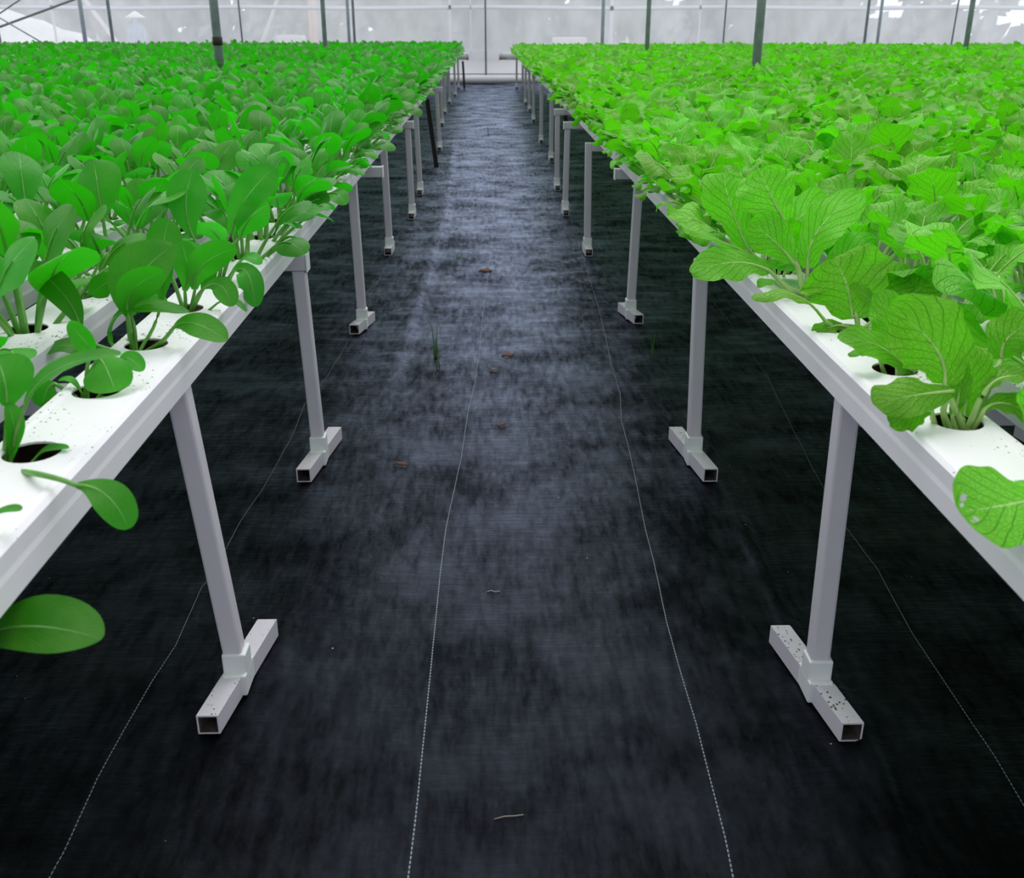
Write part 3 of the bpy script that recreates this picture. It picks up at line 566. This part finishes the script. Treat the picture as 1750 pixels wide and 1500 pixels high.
def floor_mat():
    m,nt,out=mat('woven_ground_cover'); g=N(nt,'NewGeometry'); pos=g.outputs['Position']
    s=N(nt,'SeparateXYZ'); L(nt,pos,s.inputs[0])
    n1=N(nt,'TexNoise',Scale=2.6,Detail=8.0,Roughness=.62); L(nt,pos,n1.inputs['Vector'])
    mp=N(nt,'Mapping'); mp.inputs['Scale'].default_value=(34,6.5,1); L(nt,pos,mp.inputs[0])
    n2=N(nt,'TexNoise',Scale=1.0,Detail=9.0,Roughness=.72); L(nt,mp.outputs[0],n2.inputs['Vector'])
    n3=N(nt,'TexNoise',Scale=42.0,Detail=4.0); L(nt,pos,n3.inputs['Vector'])
    dust=RAMP(nt,M_(nt,'MULTIPLY',n1.outputs[0],n2.outputs[0]),[(0.2,(0,0,0)),(0.42,(1,1,1))])
    col=MIXC(nt,M_(nt,'MULTIPLY',dust,.75),(0.0018,0.0018,0.0021),(0.0055,0.0059,0.0075))
    br=N(nt,'TexNoise',Scale=1.1,Detail=6.0); L(nt,pos,br.inputs['Vector'])
    col=MIXC(nt,M_(nt,'MULTIPLY',RAMP(nt,br.outputs[0],[(0.58,(0,0,0)),(0.75,(1,1,1))]),.5),col,(0.016,0.010,0.008))
    v=N(nt,'TexVoronoi',Scale=17.0); L(nt,pos,v.inputs['Vector']); sc=N(nt,'SeparateColor'); L(nt,v.outputs['Color'],sc.inputs[0])
    sp=M_(nt,'LESS_THAN',v.outputs['Distance'],M_(nt,'MULTIPLY',M_(nt,'POWER',sc.outputs[0],6.0),.055))
    col=MIXC(nt,sp,col,(0.34,0.29,0.25))
    df=N(nt,'BsdfDiffuse'); L(nt,col,df.inputs['Color']); gl=N(nt,'BsdfGlossy',Color=(0.66,0.76,1.0,1))
    ro=M_(nt,'ADD',M_(nt,'MULTIPLY',RAMP(nt,n2.outputs[0],[(0.35,(0,0,0)),(0.65,(1,1,1))]),.10),M_(nt,'MULTIPLY_ADD',n1.outputs[0],.22,.16))
    L(nt,ro,gl.inputs['Roughness'])
    # worn, matt patches against smooth glossy tape
    shine=M_(nt,'MULTIPLY_ADD',RAMP(nt,M_(nt,'ADD',M_(nt,'MULTIPLY',n1.outputs[0],.55),M_(nt,'MULTIPLY',n2.outputs[0],.45)),[(0.40,(0,0,0)),(0.58,(1,1,1))]),.85,.30)
    # weave: two crossed thread waves
    wx=M_(nt,'SINE',M_(nt,'MULTIPLY',s.outputs[0],2*PI/.0042)); wy=M_(nt,'SINE',M_(nt,'MULTIPLY',s.outputs[1],2*PI/.0042))
    mp2=N(nt,'Mapping'); mp2.inputs['Scale'].default_value=(7,38,1); L(nt,pos,mp2.inputs[0])
    n4=N(nt,'TexNoise',Scale=1.0,Detail=5.0,Roughness=.6); L(nt,mp2.outputs[0],n4.inputs['Vector'])
    h=M_(nt,'ADD',M_(nt,'MULTIPLY',M_(nt,'MULTIPLY',wx,wy),.0002),M_(nt,'ADD',M_(nt,'MULTIPLY',n4.outputs[0],.0045),M_(nt,'MULTIPLY',n3.outputs[0],.0018)))
    b=N(nt,'Bump',Strength=.8,Distance=1.0); L(nt,h,b.inputs['Height']); L(nt,b.outputs[0],df.inputs['Normal']); L(nt,b.outputs[0],gl.inputs['Normal'])
    lw=N(nt,'LayerWeight',Blend=.5); L(nt,b.outputs[0],lw.inputs['Normal'])
    fac=M_(nt,'MULTIPLY',M_(nt,'MULTIPLY_ADD',M_(nt,'POWER',lw.outputs['Facing'],4.0),.55,.0065),shine)
    mx=N(nt,'MixShader'); L(nt,fac,mx.inputs[0]); L(nt,df.outputs[0],mx.inputs[1]); L(nt,gl.outputs[0],mx.inputs[2])
    L(nt,mx.outputs[0],out.inputs[0]); return m
fm=floor_mesh(); fm.materials.append(floor_mat()); fm.materials.append(simple('white_thread',(0.20,0.24,0.27),.7))
fl=link('floor',fm); tag(fl,'black woven ground cover with white stitched lines','floor',None,'structure')

# ------------------------------------------------------------------ stakes, posts and braces
def stake(x0,y0,x1,z1,w,lab):
    mb=MB(); h=w/2; V=[(x0-h,y0-h,-.004),(x0+h,y0-h,-.004),(x0+h,y0+h,-.004),(x0-h,y0+h,-.004),(x1-h,y0-h,z1),(x1+h,y0-h,z1),(x1+h,y0+h,z1),(x1-h,y0+h,z1)]
    mb.add(V,[(3,2,1,0),(4,5,6,7),(0,1,5,4),(1,2,6,5),(2,3,7,6),(3,0,4,7)]); o=build('stake',mb,RUST,None,False,.004); tag(o,lab,'stake')
stake(-.572,11.74,-.655,.72,.048,'dark brown wooden stake leaning under the left bench edge')
stake(-.545,26.2,-.575,.62,.05,'dark brown stake at the far end of the left bench')
stake(.80,10.74,.79,.70,.042,'dark brown stake behind a white leg under the right bench')
def post(x,y,r,h,lab,m=STEEL,lean=0.0,collar=None):
    mb=MB(); mb.tube([(0,0,-.02),(lean*.5,0,h*.5),(lean,0,h)],r,14); 
    if collar is None: o=build('greenhouse_post',mb,m,None,True,0,(x,y,0))
    else:
        o=empty('greenhouse_post',(x,y,0)); build('pole',mb,m,o); c=MB(); c.tube([(lean*.3,0,collar-.045),(lean*.3,0,collar+.045)],r*1.16,14); build('clamp',c,RUST,o)
    tag(o,lab,'post','galvanised greenhouse posts')
post(-3.13,12.8,.050,4.2,'nearest steel post standing in the left bench, with a rusty clamp band',STEEL,0,1.29)
post(3.20,12.8,.053,4.2,'thickest grey steel post standing in the right bench')
post(-3.12,21.2,.043,4.2,'grey steel post in the left bench halfway to the aisle end')
post(3.13,21.2,.044,4.2,'grey steel post in the right bench, beside a white vertical strip')
post(9.32,21.0,.050,4.2,'dark grey steel post in the right bench nearest its outer side')
post(-9.35,20.8,.028,4.2,'thin steel post at the far left holding the diagonal braces')
post(-9.25,27.3,.040,4.2,'steel post behind the left bench, right of the white gravel heap')
post(-3.28,27.3,.033,4.2,'slim dark steel post near the back wall, left of the aisle')
post(9.55,27.4,.036,4.2,'slim dark steel post near the back wall behind the right bench')
post(2.92,27.5,.045,4.2,'pale blue grey post near the back wall, right of the aisle',STEELP)
post(-10.0,27.5,.052,4.2,'pale grey post behind the left bench beside the gravel heap',STEELP)
post(-3.45,27.6,.040,4.2,'pale bluish post close behind the slim dark post left of the aisle',STEELP)
post(9.95,27.6,.040,4.2,'pale grey post beside the slim dark post on the right',STEELP)
def rod(a,b,r,lab):
    mb=MB(); A,B=Vector(a),Vector(b); mb.tube([(0,0,0),tuple((B-A)*.5),tuple(B-A)],r,8); o=build('brace_rod',mb,STEEL,None,True,0,a); tag(o,lab,'brace')
rod((-9.759,20.7,1.186),(-6.794,20.7,2.148),.022,'long diagonal brace rod rising to the right at the upper left')
rod((-9.345,20.72,1.469),(-8.265,20.6,2.046),.014,'short thin brace rod above the long diagonal brace rod')
rod((-8.998,20.5,1.59),(-8.2,20.5,1.105),.012,'thin brace rod sloping down into the pak choi at the far left')
# ------------------------------------------------------------------ back wall, its skirt and pipe
def film_mat():
    m,nt,out=mat('translucent_greenhouse_film'); g=N(nt,'NewGeometry')
    mp=N(nt,'Mapping'); mp.inputs['Scale'].default_value=(1.4,1,.7); L(nt,g.outputs['Position'],mp.inputs[0])
    n=N(nt,'TexNoise',Scale=1.6,Detail=5.0); L(nt,mp.outputs[0],n.inputs['Vector'])
    t=N(nt,'BsdfTranslucent',Color=(0.92,0.945,1.0,1)); d=N(nt,'BsdfDiffuse',Color=(0.84,0.88,0.97,1)); x=N(nt,'BsdfTransparent',Color=(0.93,0.95,1,1))
    a=N(nt,'MixShader'); a.inputs[0].default_value=.32; L(nt,t.outputs[0],a.inputs[1]); L(nt,d.outputs[0],a.inputs[2])
    b=N(nt,'MixShader'); L(nt,M_(nt,'MULTIPLY_ADD',RAMP(nt,n.outputs[0],[(.3,(0,0,0)),(.7,(1,1,1))]),.16,.26),b.inputs[0]); L(nt,a.outputs[0],b.inputs[1]); L(nt,x.outputs[0],b.inputs[2])
    L(nt,b.outputs[0],out.inputs[0]); return m
def sheet_mat(name,col,k):
    m,nt,out=mat(name); t=N(nt,'BsdfTranslucent',Color=(*col,1)); d=N(nt,'BsdfDiffuse',Color=(*col,1)); a=N(nt,'MixShader'); a.inputs[0].default_value=k
    L(nt,t.outputs[0],a.inputs[1]); L(nt,d.outputs[0],a.inputs[2]); L(nt,a.outputs[0],out.inputs[0]); return m
FILM=film_mat(); SHEET=sheet_mat('white_sheet',(.95,.95,.97),.45); TAPE=sheet_mat('white_tape',(.97,.97,1.0),.30)
YW=28.3
mb=MB(); nx=110; zs=[.60,1.4,2.4,3.6,4.6]
vs=[(-20+40*i/nx, YW+.02*math.sin(i*1.7+z*2)+.015*math.sin(i*.61+z), z) for z in zs for i in range(nx+1)]
mb.add(vs,[(a*(nx+1)+i,a*(nx+1)+i+1,(a+1)*(nx+1)+i+1,(a+1)*(nx+1)+i) for a in range(len(zs)-1) for i in range(nx)])
wb=build('wall_back',mb,FILM); tag(wb,'translucent white plastic film end wall of the greenhouse','wall',None,'structure')
mb=MB(); mb.box(-20,20,YW-.062,YW-.054,.10,.80); o=build('kick_sheet',mb,SHEET,wb,False)
mb=MB()
vs=[];
for i in range(nx+1):
    x=-20+40*i/nx; z=1.815+.03*math.cos(x/6.15*2*PI*.5)**2; vs+=[(x,YW-.05,z-.05),(x,YW-.05,z+.05),(x,YW-.04,z+.05),(x,YW-.04,z-.05)]
mb.add(vs,[(i*4+j,i*4+4+j,i*4+4+(j+1)%4,i*4+(j+1)%4) for i in range(nx) for j in range(4)]); build('seam_band',mb,TAPE,wb)
for x,w in ((-.93,.035),(-.40,.012),(3.22,.045),(5.5,.02),(-11.0,.03)):
    mb=MB(); mb.box(x-w,x+w,YW-.06,YW-.05,.6,4.6); build('seam_strip',mb,TAPE,wb,False)
mb=MB(); mb.box(-20,20,YW-.085,YW-.062,.225,.245); o=build('sill_rail',mb,STEEL,wb,False)
for k,(x,lean,nm) in enumerate(((-12.4,.0,'at the far left'),(-6.25,-.05,'left of the aisle'),(-.02,0,'at the end of the aisle'),(6.13,.04,'right of the aisle'),(12.1,.1,'at the far right'))):
    mb=MB(); mb.tube([(0,0,.0),(lean,0,4.6)],.022,8); o=build('wall_post',mb,STEEL,None,True,0,(x,YW-.10,0)); tag(o,'thin dark wall post against the back film, '+nm,'post','thin wall posts')
mb=MB(); pts=[(-20+.8*i,YW-.22+.01*math.sin(i*1.3),.105) for i in range(51)]; mb.tube(pts,[.105+.006*math.sin(i*2.1) for i in range(51)],20); o=build('rolled_skirt',mb,simple('white_roll',(.92,.92,.93),.5)); tag(o,'rolled white plastic skirt lying along the foot of the back wall','plastic roll')
for a,b,xs,lab in ((-14,-.47,(-9.6,-5.2,-1.0),'left'),(.34,14,(.9,5.2,9.6),'right')):
    mb=MB(); mb.tube([(a,27.0,.71),((a+b)/2,27.0,.71),(b,27.0,.71)],.085,20); o=build('supply_pipe',mb,PVC)
    for x in xs:
        mb=MB(); mb.box(x-.03,x+.03,26.97,27.03,-.01,.64); build('support_leg',mb,PVCT,o,False,.004)
    mb=MB(); e=b if lab=='left' else a; mb.tube([(e-.03,27.0,.71),(e+.03,27.0,.71)],.093,20); build('end_cap',mb,PVCT,o)
    tag(o,'thick pipe running behind the far end of the '+lab+' bench','pipe','pipes behind the benches')
# ------------------------------------------------------------------ outdoors, seen dimly through the film
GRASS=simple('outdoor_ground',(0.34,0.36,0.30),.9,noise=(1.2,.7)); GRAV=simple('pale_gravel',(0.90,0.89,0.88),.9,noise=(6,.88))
mb=MB(); mb.add([(-90,28.6,-.05),(90,28.6,-.05),(90,130,-.05),(-90,130,-.05)],[(0,1,2,3)]); o=build('ground',mb,GRASS); tag(o,'pale open ground outside the greenhouse','ground',None,'structure')
def heap(x,y,rx,ry,h,lab,seed):
    mb=MB(); nr,na=14,36; rr=random.Random(seed); vs=[(0,0,h)]
    for i in range(1,nr+1):
        t=i/nr
        for j in range(na):
            a=2*PI*j/na; k=1+.10*math.sin(2*a+seed)+.05*math.sin(5*a); z=h*(1-t**1.15)+(.03*h*rr.uniform(-1,1) if i<nr else -.05)
            vs.append((rx*t*k*math.cos(a),ry*t*k*math.sin(a),z))
    fs=[(0,1+j,1+(j+1)%na) for j in range(na)]+[(1+(i-1)*na+j,1+i*na+j,1+i*na+(j+1)%na,1+(i-1)*na+(j+1)%na) for i in range(1,nr) for j in range(na)]
    mb.add(vs,fs); o=build('gravel_heap',mb,GRAV,None,True,0,(x,y,-.05)); tag(o,lab,'gravel heap')
heap(-19.5,38,7.5,4,2.75,'large white gravel heap outside beyond the left bench',1)
heap(-12.4,32.3,3.3,1.5,1.15,'low white gravel mound in front of the large heap outdoors',2)
TREE=simple('outdoor_tree_leaves',(0.16,0.24,0.17),.8,noise=(.8,.4)); BARK=simple('outdoor_bark',(0.25,0.19,0.15),.9)
def tree(x,y,h,r,seed,lab):
    root=empty('tree',(x,y,-.05)); rr=random.Random(seed)
    mb=MB(); mb.tube([(0,0,0),(.1,0,h*.35),(.15,.05,h*.8)],[.16,.12,.05],8); build('trunk',mb,BARK,root)
    mb=MB(); lobes=[(rr.uniform(-.5,.5)*r,rr.uniform(-.4,.4)*r,h*rr.uniform(.28,.8),r*rr.uniform(.38,.6)) for _ in range(9)]
    for lx,ly,lz,lr in lobes:
        for k in range(170):
            d=Vector((rr.gauss(0,1),rr.gauss(0,1),rr.gauss(0,1))).normalized(); c=Vector((lx,ly,lz))+d*(lr*rr.uniform(.55,1.05)); c.z=max(.1,c.z)
            n_=(d+Vector((rr.gauss(0,.5),rr.gauss(0,.5),rr.gauss(0,.5)))).normalized(); e=n_.orthogonal().normalized(); f=n_.cross(e); sz=rr.uniform(.14,.34)
            mb.add([tuple(c+e*sz),tuple(c+f*sz*.55+n_*.05),tuple(c-e*sz),tuple(c-f*sz*.55+n_*.05)],[(0,1,2,3)])
    build('crown',mb,TREE,root,False); tag(root,lab,'tree','hazy trees outside the greenhouse')
for k,(x,y,h,r,w) in enumerate(((-14.5,50,6,2.1,'behind the gravel heaps'),(-9.0,55,6,2.2,'behind the worker'),(-3.6,49,5.6,2.0,'just left of the aisle end'),(1.8,55,6.2,2.2,'just right of the aisle end'),(6.8,49,5.8,2.0,'between the steel posts on the right'),(12.0,55,6.4,2.2,'beyond the middle of the right bench'),(15.0,50,6,2.1,'at the far right'),(-21.0,56,6.5,2.4,'at the far left behind the large heap'))):
    tree(x,y,h,r,k+3,'hazy green tree outside the film wall, '+w)
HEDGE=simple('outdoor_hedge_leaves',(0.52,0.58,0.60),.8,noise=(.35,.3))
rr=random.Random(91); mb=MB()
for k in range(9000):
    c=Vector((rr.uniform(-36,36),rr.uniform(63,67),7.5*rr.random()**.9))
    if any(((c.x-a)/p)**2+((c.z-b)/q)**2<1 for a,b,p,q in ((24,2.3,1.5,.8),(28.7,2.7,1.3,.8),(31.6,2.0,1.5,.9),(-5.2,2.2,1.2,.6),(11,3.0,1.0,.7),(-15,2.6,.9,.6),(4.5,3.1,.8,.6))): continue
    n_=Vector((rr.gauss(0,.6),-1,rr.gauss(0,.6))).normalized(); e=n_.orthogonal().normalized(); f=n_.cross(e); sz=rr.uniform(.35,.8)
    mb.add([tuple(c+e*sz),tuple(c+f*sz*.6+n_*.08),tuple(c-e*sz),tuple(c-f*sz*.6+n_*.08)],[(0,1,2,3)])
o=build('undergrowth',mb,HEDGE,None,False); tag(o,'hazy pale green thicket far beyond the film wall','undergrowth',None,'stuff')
DARKC=simple('grey_concrete',(0.11,0.11,0.15),.8); POLE=simple('pale_bamboo',(0.80,0.72,0.66),.7); ORNG=simple('faded_orange',(0.78,0.40,0.27),.7)
def opole(a,b,r,lab,m=POLE):
    mb=MB(); A,B=Vector(a),Vector(b); mb.tube([(0,0,0),tuple((B-A)*.5),tuple(B-A)],r,8); o=build('pole',mb,m,None,True,0,a); tag(o,lab,'pole')
opole((-7.2,33,-.05),(-5.75,33,3.0),.05,'pale pole leaning right outside, between two posts left of the aisle')
opole((-10.4,33,-.05),(-12.6,33,3.2),.06,'pale pole leaning left outside beside the worker')
opole((-5.2,33,-.05),(-5.15,33,3.4),.12,'faded orange upright pole outside behind the left bench',ORNG)
opole((-15.9,34,-.05),(-15.8,34,3.4),.14,'faded orange upright pole outside near the gravel mound',ORNG)
opole((-.36,29.6,-.05),(-.36,29.6,4.5),.24,'wide grey column outside behind the aisle end post',DARKC)
opole((-7.0,29.6,-.05),(-7.0,29.6,4.5),.20,'wide grey column outside behind the left bench',DARKC)
opole((6.3,29.4,-.05),(6.35,29.4,4.5),.14,'grey column outside behind the right bench',DARKC)
opole((-13.2,29.6,-.05),(-13.35,29.6,4.5),.2,'wide grey column outside at the far left',DARKC)
BOX=simple('white_box',(0.85,0.80,0.80),.7)
def crate(x,y,w,h,lab):
    mb=MB(); root=empty('crate',(x,y,-.05)); mb.box(-w/2,w/2,-.3,.3,0,h*.86); build('body',mb,BOX,root,False,.02); mb=MB(); mb.box(-w/2-.03,w/2+.03,-.33,.33,h*.86,h); build('lid',mb,BOX,root,False,.02); tag(root,lab,'crate')
crate(-5.9,33.2,.72,1.16,'pale crate outside, left of the faded orange pole')
crate(2.55,33.5,.95,1.10,'pale crate outside, right of the aisle end')
# person outdoors
def person(x,y):
    root=empty('person',(x,y,-.05)); BL=simple('blue_work_clothes',(0.20,0.27,0.55),.8); HT=simple('white_hat',(0.9,0.9,0.88),.7)
    J=[((0,0,.92),.15),((0,.02,1.2),.15),((0,0,1.42),.13),((0,0,1.52),.06),((0,-.01,1.60),.095),((0,-.01,1.70),.09),
       ((.19,0,1.40),.07),((.27,-.03,1.13),.05),((.25,-.16,.92),.04),((.24,-.22,.86),.035),((-.19,0,1.40),.07),((-.27,-.03,1.13),.05),((-.25,-.16,.92),.04),((-.24,-.22,.86),.035),
       ((.10,0,.86),.10),((.12,-.02,.49),.07),((.12,.02,.09),.05),((.13,-.14,.04),.04),((-.10,0,.86),.10),((-.12,-.02,.49),.07),((-.12,.02,.09),.05),((-.13,-.14,.04),.04)]
    E=[(0,1),(1,2),(2,3),(3,4),(4,5),(2,6),(6,7),(7,8),(8,9),(2,10),(10,11),(11,12),(12,13),(0,14),(14,15),(15,16),(16,17),(0,18),(18,19),(19,20),(20,21)]
    me=bpy.data.meshes.new('body'); me.from_pydata([j[0] for j in J],E,[]); me.materials.append(BL); o=link('body',me,root)
    sk=o.modifiers.new('Skin','SKIN'); 
    for i,j in enumerate(J): me.skin_vertices[0].data[i].radius=(j[1],j[1])
    me.skin_vertices[0].data[0].use_root=True; su=o.modifiers.new('Sub','SUBSURF'); su.levels=1; su.render_levels=2
    mb=MB(); mb.tube([(0,0,1.66),(0,0,1.69),(0,0,1.86)],[.30,.28,.02],18); build('hat',mb,HT,root); tag(root,'person in blue work clothes and a wide white hat standing outside','person')
person(-10.9,34.5)

# ------------------------------------------------------------------ weeds and litter on the floor
WEED=simple('weed_green',(0.05,0.20,0.02),.5); DEAD=simple('dead_leaf',(0.09,0.035,0.02),.8)
def blades(x,y,n,h,lab,spread=.03,seed=1,name='grass_tuft'):
    rr=random.Random(seed); mb=MB()
    for k in range(n):
        a=rr.uniform(0,6.28); hh=h*rr.uniform(.6,1); bx,by=rr.uniform(-spread,spread)*.4,rr.uniform(-spread,spread)*.4
        ox,oy=math.cos(a)*spread*rr.uniform(.3,1.2),math.sin(a)*spread*rr.uniform(.3,1.2); w=.0035
        sp=[Vector((bx+ox*t*t,by+oy*t*t,-.006+hh*t*(1-.15*t))) for t in (0,.35,.7,1)]
        vs=[];
        for i,q in enumerate(sp):
            ww=w*(1-i/3.2); vs+=[(q.x-ww,q.y,q.z),(q.x+ww,q.y,q.z),(q.x,q.y-ww*.6,q.z)]
        mb.add(vs,[(i*3+a_,i*3+(a_+1)%3,i*3+3+(a_+1)%3,i*3+3+a_) for i in range(3) for a_ in range(3)])
    o=build(name,mb,WEED,None,True,0,(x,y,0)); tag(o,lab,'weed')
blades(-.258,4.72,3,.24,'tall thin grass blade growing through the ground cover',.02,1,'grass_sprout')
blades(-.235,4.55,2,.10,'short grass blade beside the tall thin grass blade',.03,2,'grass_sprout')
blades(-.662,8.7,9,.04,'small weed beside the left trestle legs',.06,3)
blades(-.326,18.3,9,.05,'small weed on the left of the aisle near its far end',.12,4)
blades(-.21,6.95,7,.03,'flat green weed left of the stitched line in mid aisle',.07,5)
blades(.80,4.75,3,.16,'thin grass blades under the right bench between two legs',.03,6,'grass_sprout')
blades(.02,15.0,3,.25,'thin grass stem standing in the far aisle',.03,7,'grass_sprout')
def dead(x,y,l,w,rz,lab,m=DEAD,seed=1):
    mb=MB(); rr=random.Random(seed); sp=[Vector((l*(t-.5),0,.010+.012*math.sin(PI*t)+.004*math.sin(9*t))) for t in [i/6 for i in range(7)]]
    blade(mb,sp,[Vector((0,1,.2)).normalized()]*7,w,'B',5,rr,1,.5); me=mb.mesh('dry_leaf',[m]); o=link('dry_leaf',me,None,(x,y,float(floor_z(np.array(x),np.array(y)))-.004)); o.rotation_euler=(0,0,rz)
    s=o.modifiers.new('Solid','SOLIDIFY'); s.thickness=.0012; tag(o,lab,'dry leaf')
dead(.091,4.72,.07,.020,.5,'curled brown dry leaf lying in the middle of the aisle')
dead(.024,4.49,.06,.014,2.5,'pale brown dry leaf just before the curled brown leaf',simple('pale_dead',(.14,.09,.06),.8),2)
dead(.049,3.80,.05,.010,.9,'small brown leaf scrap right of the stitched line',DEAD,3)
dead(-.326,3.41,.055,.010,-.2,'thin brown leaf scrap left of the stitched line',DEAD,4)
dead(-.02,6.55,.09,.03,.2,'broad reddish brown dry leaf in mid aisle',DEAD,5)
TWIG=simple('pale_twig',(.30,.26,.22),.8)
def twig(pts,r,lab,x,y):
    mb=MB(); mb.tube(pts,r,6); o=build('twig',mb,TWIG,None,True,0,(x,y,float(floor_z(np.array(x),np.array(y)))+.002)); tag(o,lab,'twig')
twig([(-.018,0,0),(-.008,.004,.003),(.004,-.002,.002),(.018,.001,.001)],.0016,'short pale twig lying between the two stitched lines',.006,2.52)
twig([(-.03,-.003,0),(-.01,.002,.002),(.012,.003,.002),(.03,.007,.001)],.001,'thin curved straw lying in the aisle nearest the camera',.032,1.63)

# ------------------------------------------------------------------ light, sky, camera
w=bpy.data.worlds.new('overcast'); bpy.context.scene.world=w; w.use_nodes=True; nt=w.node_tree; nt.nodes.clear()
out=nt.nodes.new('ShaderNodeOutputWorld'); bg=nt.nodes.new('ShaderNodeBackground'); tc=nt.nodes.new('ShaderNodeTexCoord'); s=nt.nodes.new('ShaderNodeSeparateXYZ')
nt.links.new(tc.outputs['Generated'],s.inputs[0])
col=RAMP(nt,s.outputs[2],[(0.0,(1.22,1.26,1.38)),(0.16,(1.10,1.13,1.22)),(0.32,(0.95,0.97,1.03)),(0.6,(0.92,0.93,0.96)),(1.0,(1.0,1.0,1.02))])
# the sky is brighter over the far end of the house than behind the camera
nt.links.new(col,bg.inputs[0]); nt.links.new(M_(nt,'MULTIPLY',M_(nt,'MULTIPLY_ADD',s.outputs[1],.30,.82),1.22),bg.inputs[1]); nt.links.new(bg.outputs[0],out.inputs[0])
sd=bpy.data.lights.new('sun','SUN'); sd.energy=1.7; sd.angle=math.radians(40); sd.color=(1,.985,.96); so=bpy.data.objects.new('sun',sd); C.objects.link(so); so.rotation_euler=(math.radians(-28),math.radians(6),0)
cd=bpy.data.cameras.new('camera'); co=bpy.data.objects.new('camera',cd); C.objects.link(co)
cd.sensor_fit='HORIZONTAL'; cd.sensor_width=36; cd.lens=FX/1750*36; cd.clip_start=.05; cd.clip_end=400
co.location=(0,0,CAMZ); co.rotation_euler=(PI/2-PITCH,0,-YAW)
cd.dof.use_dof=True; cd.dof.focus_distance=3.3; cd.dof.aperture_fstop=6.5
sc=bpy.context.scene; sc.camera=co
vs_=sc.view_settings; vs_.view_transform='Standard'; vs_.look='None'; vs_.exposure=0.0; vs_.gamma=1.0; vs_.use_curve_mapping=False
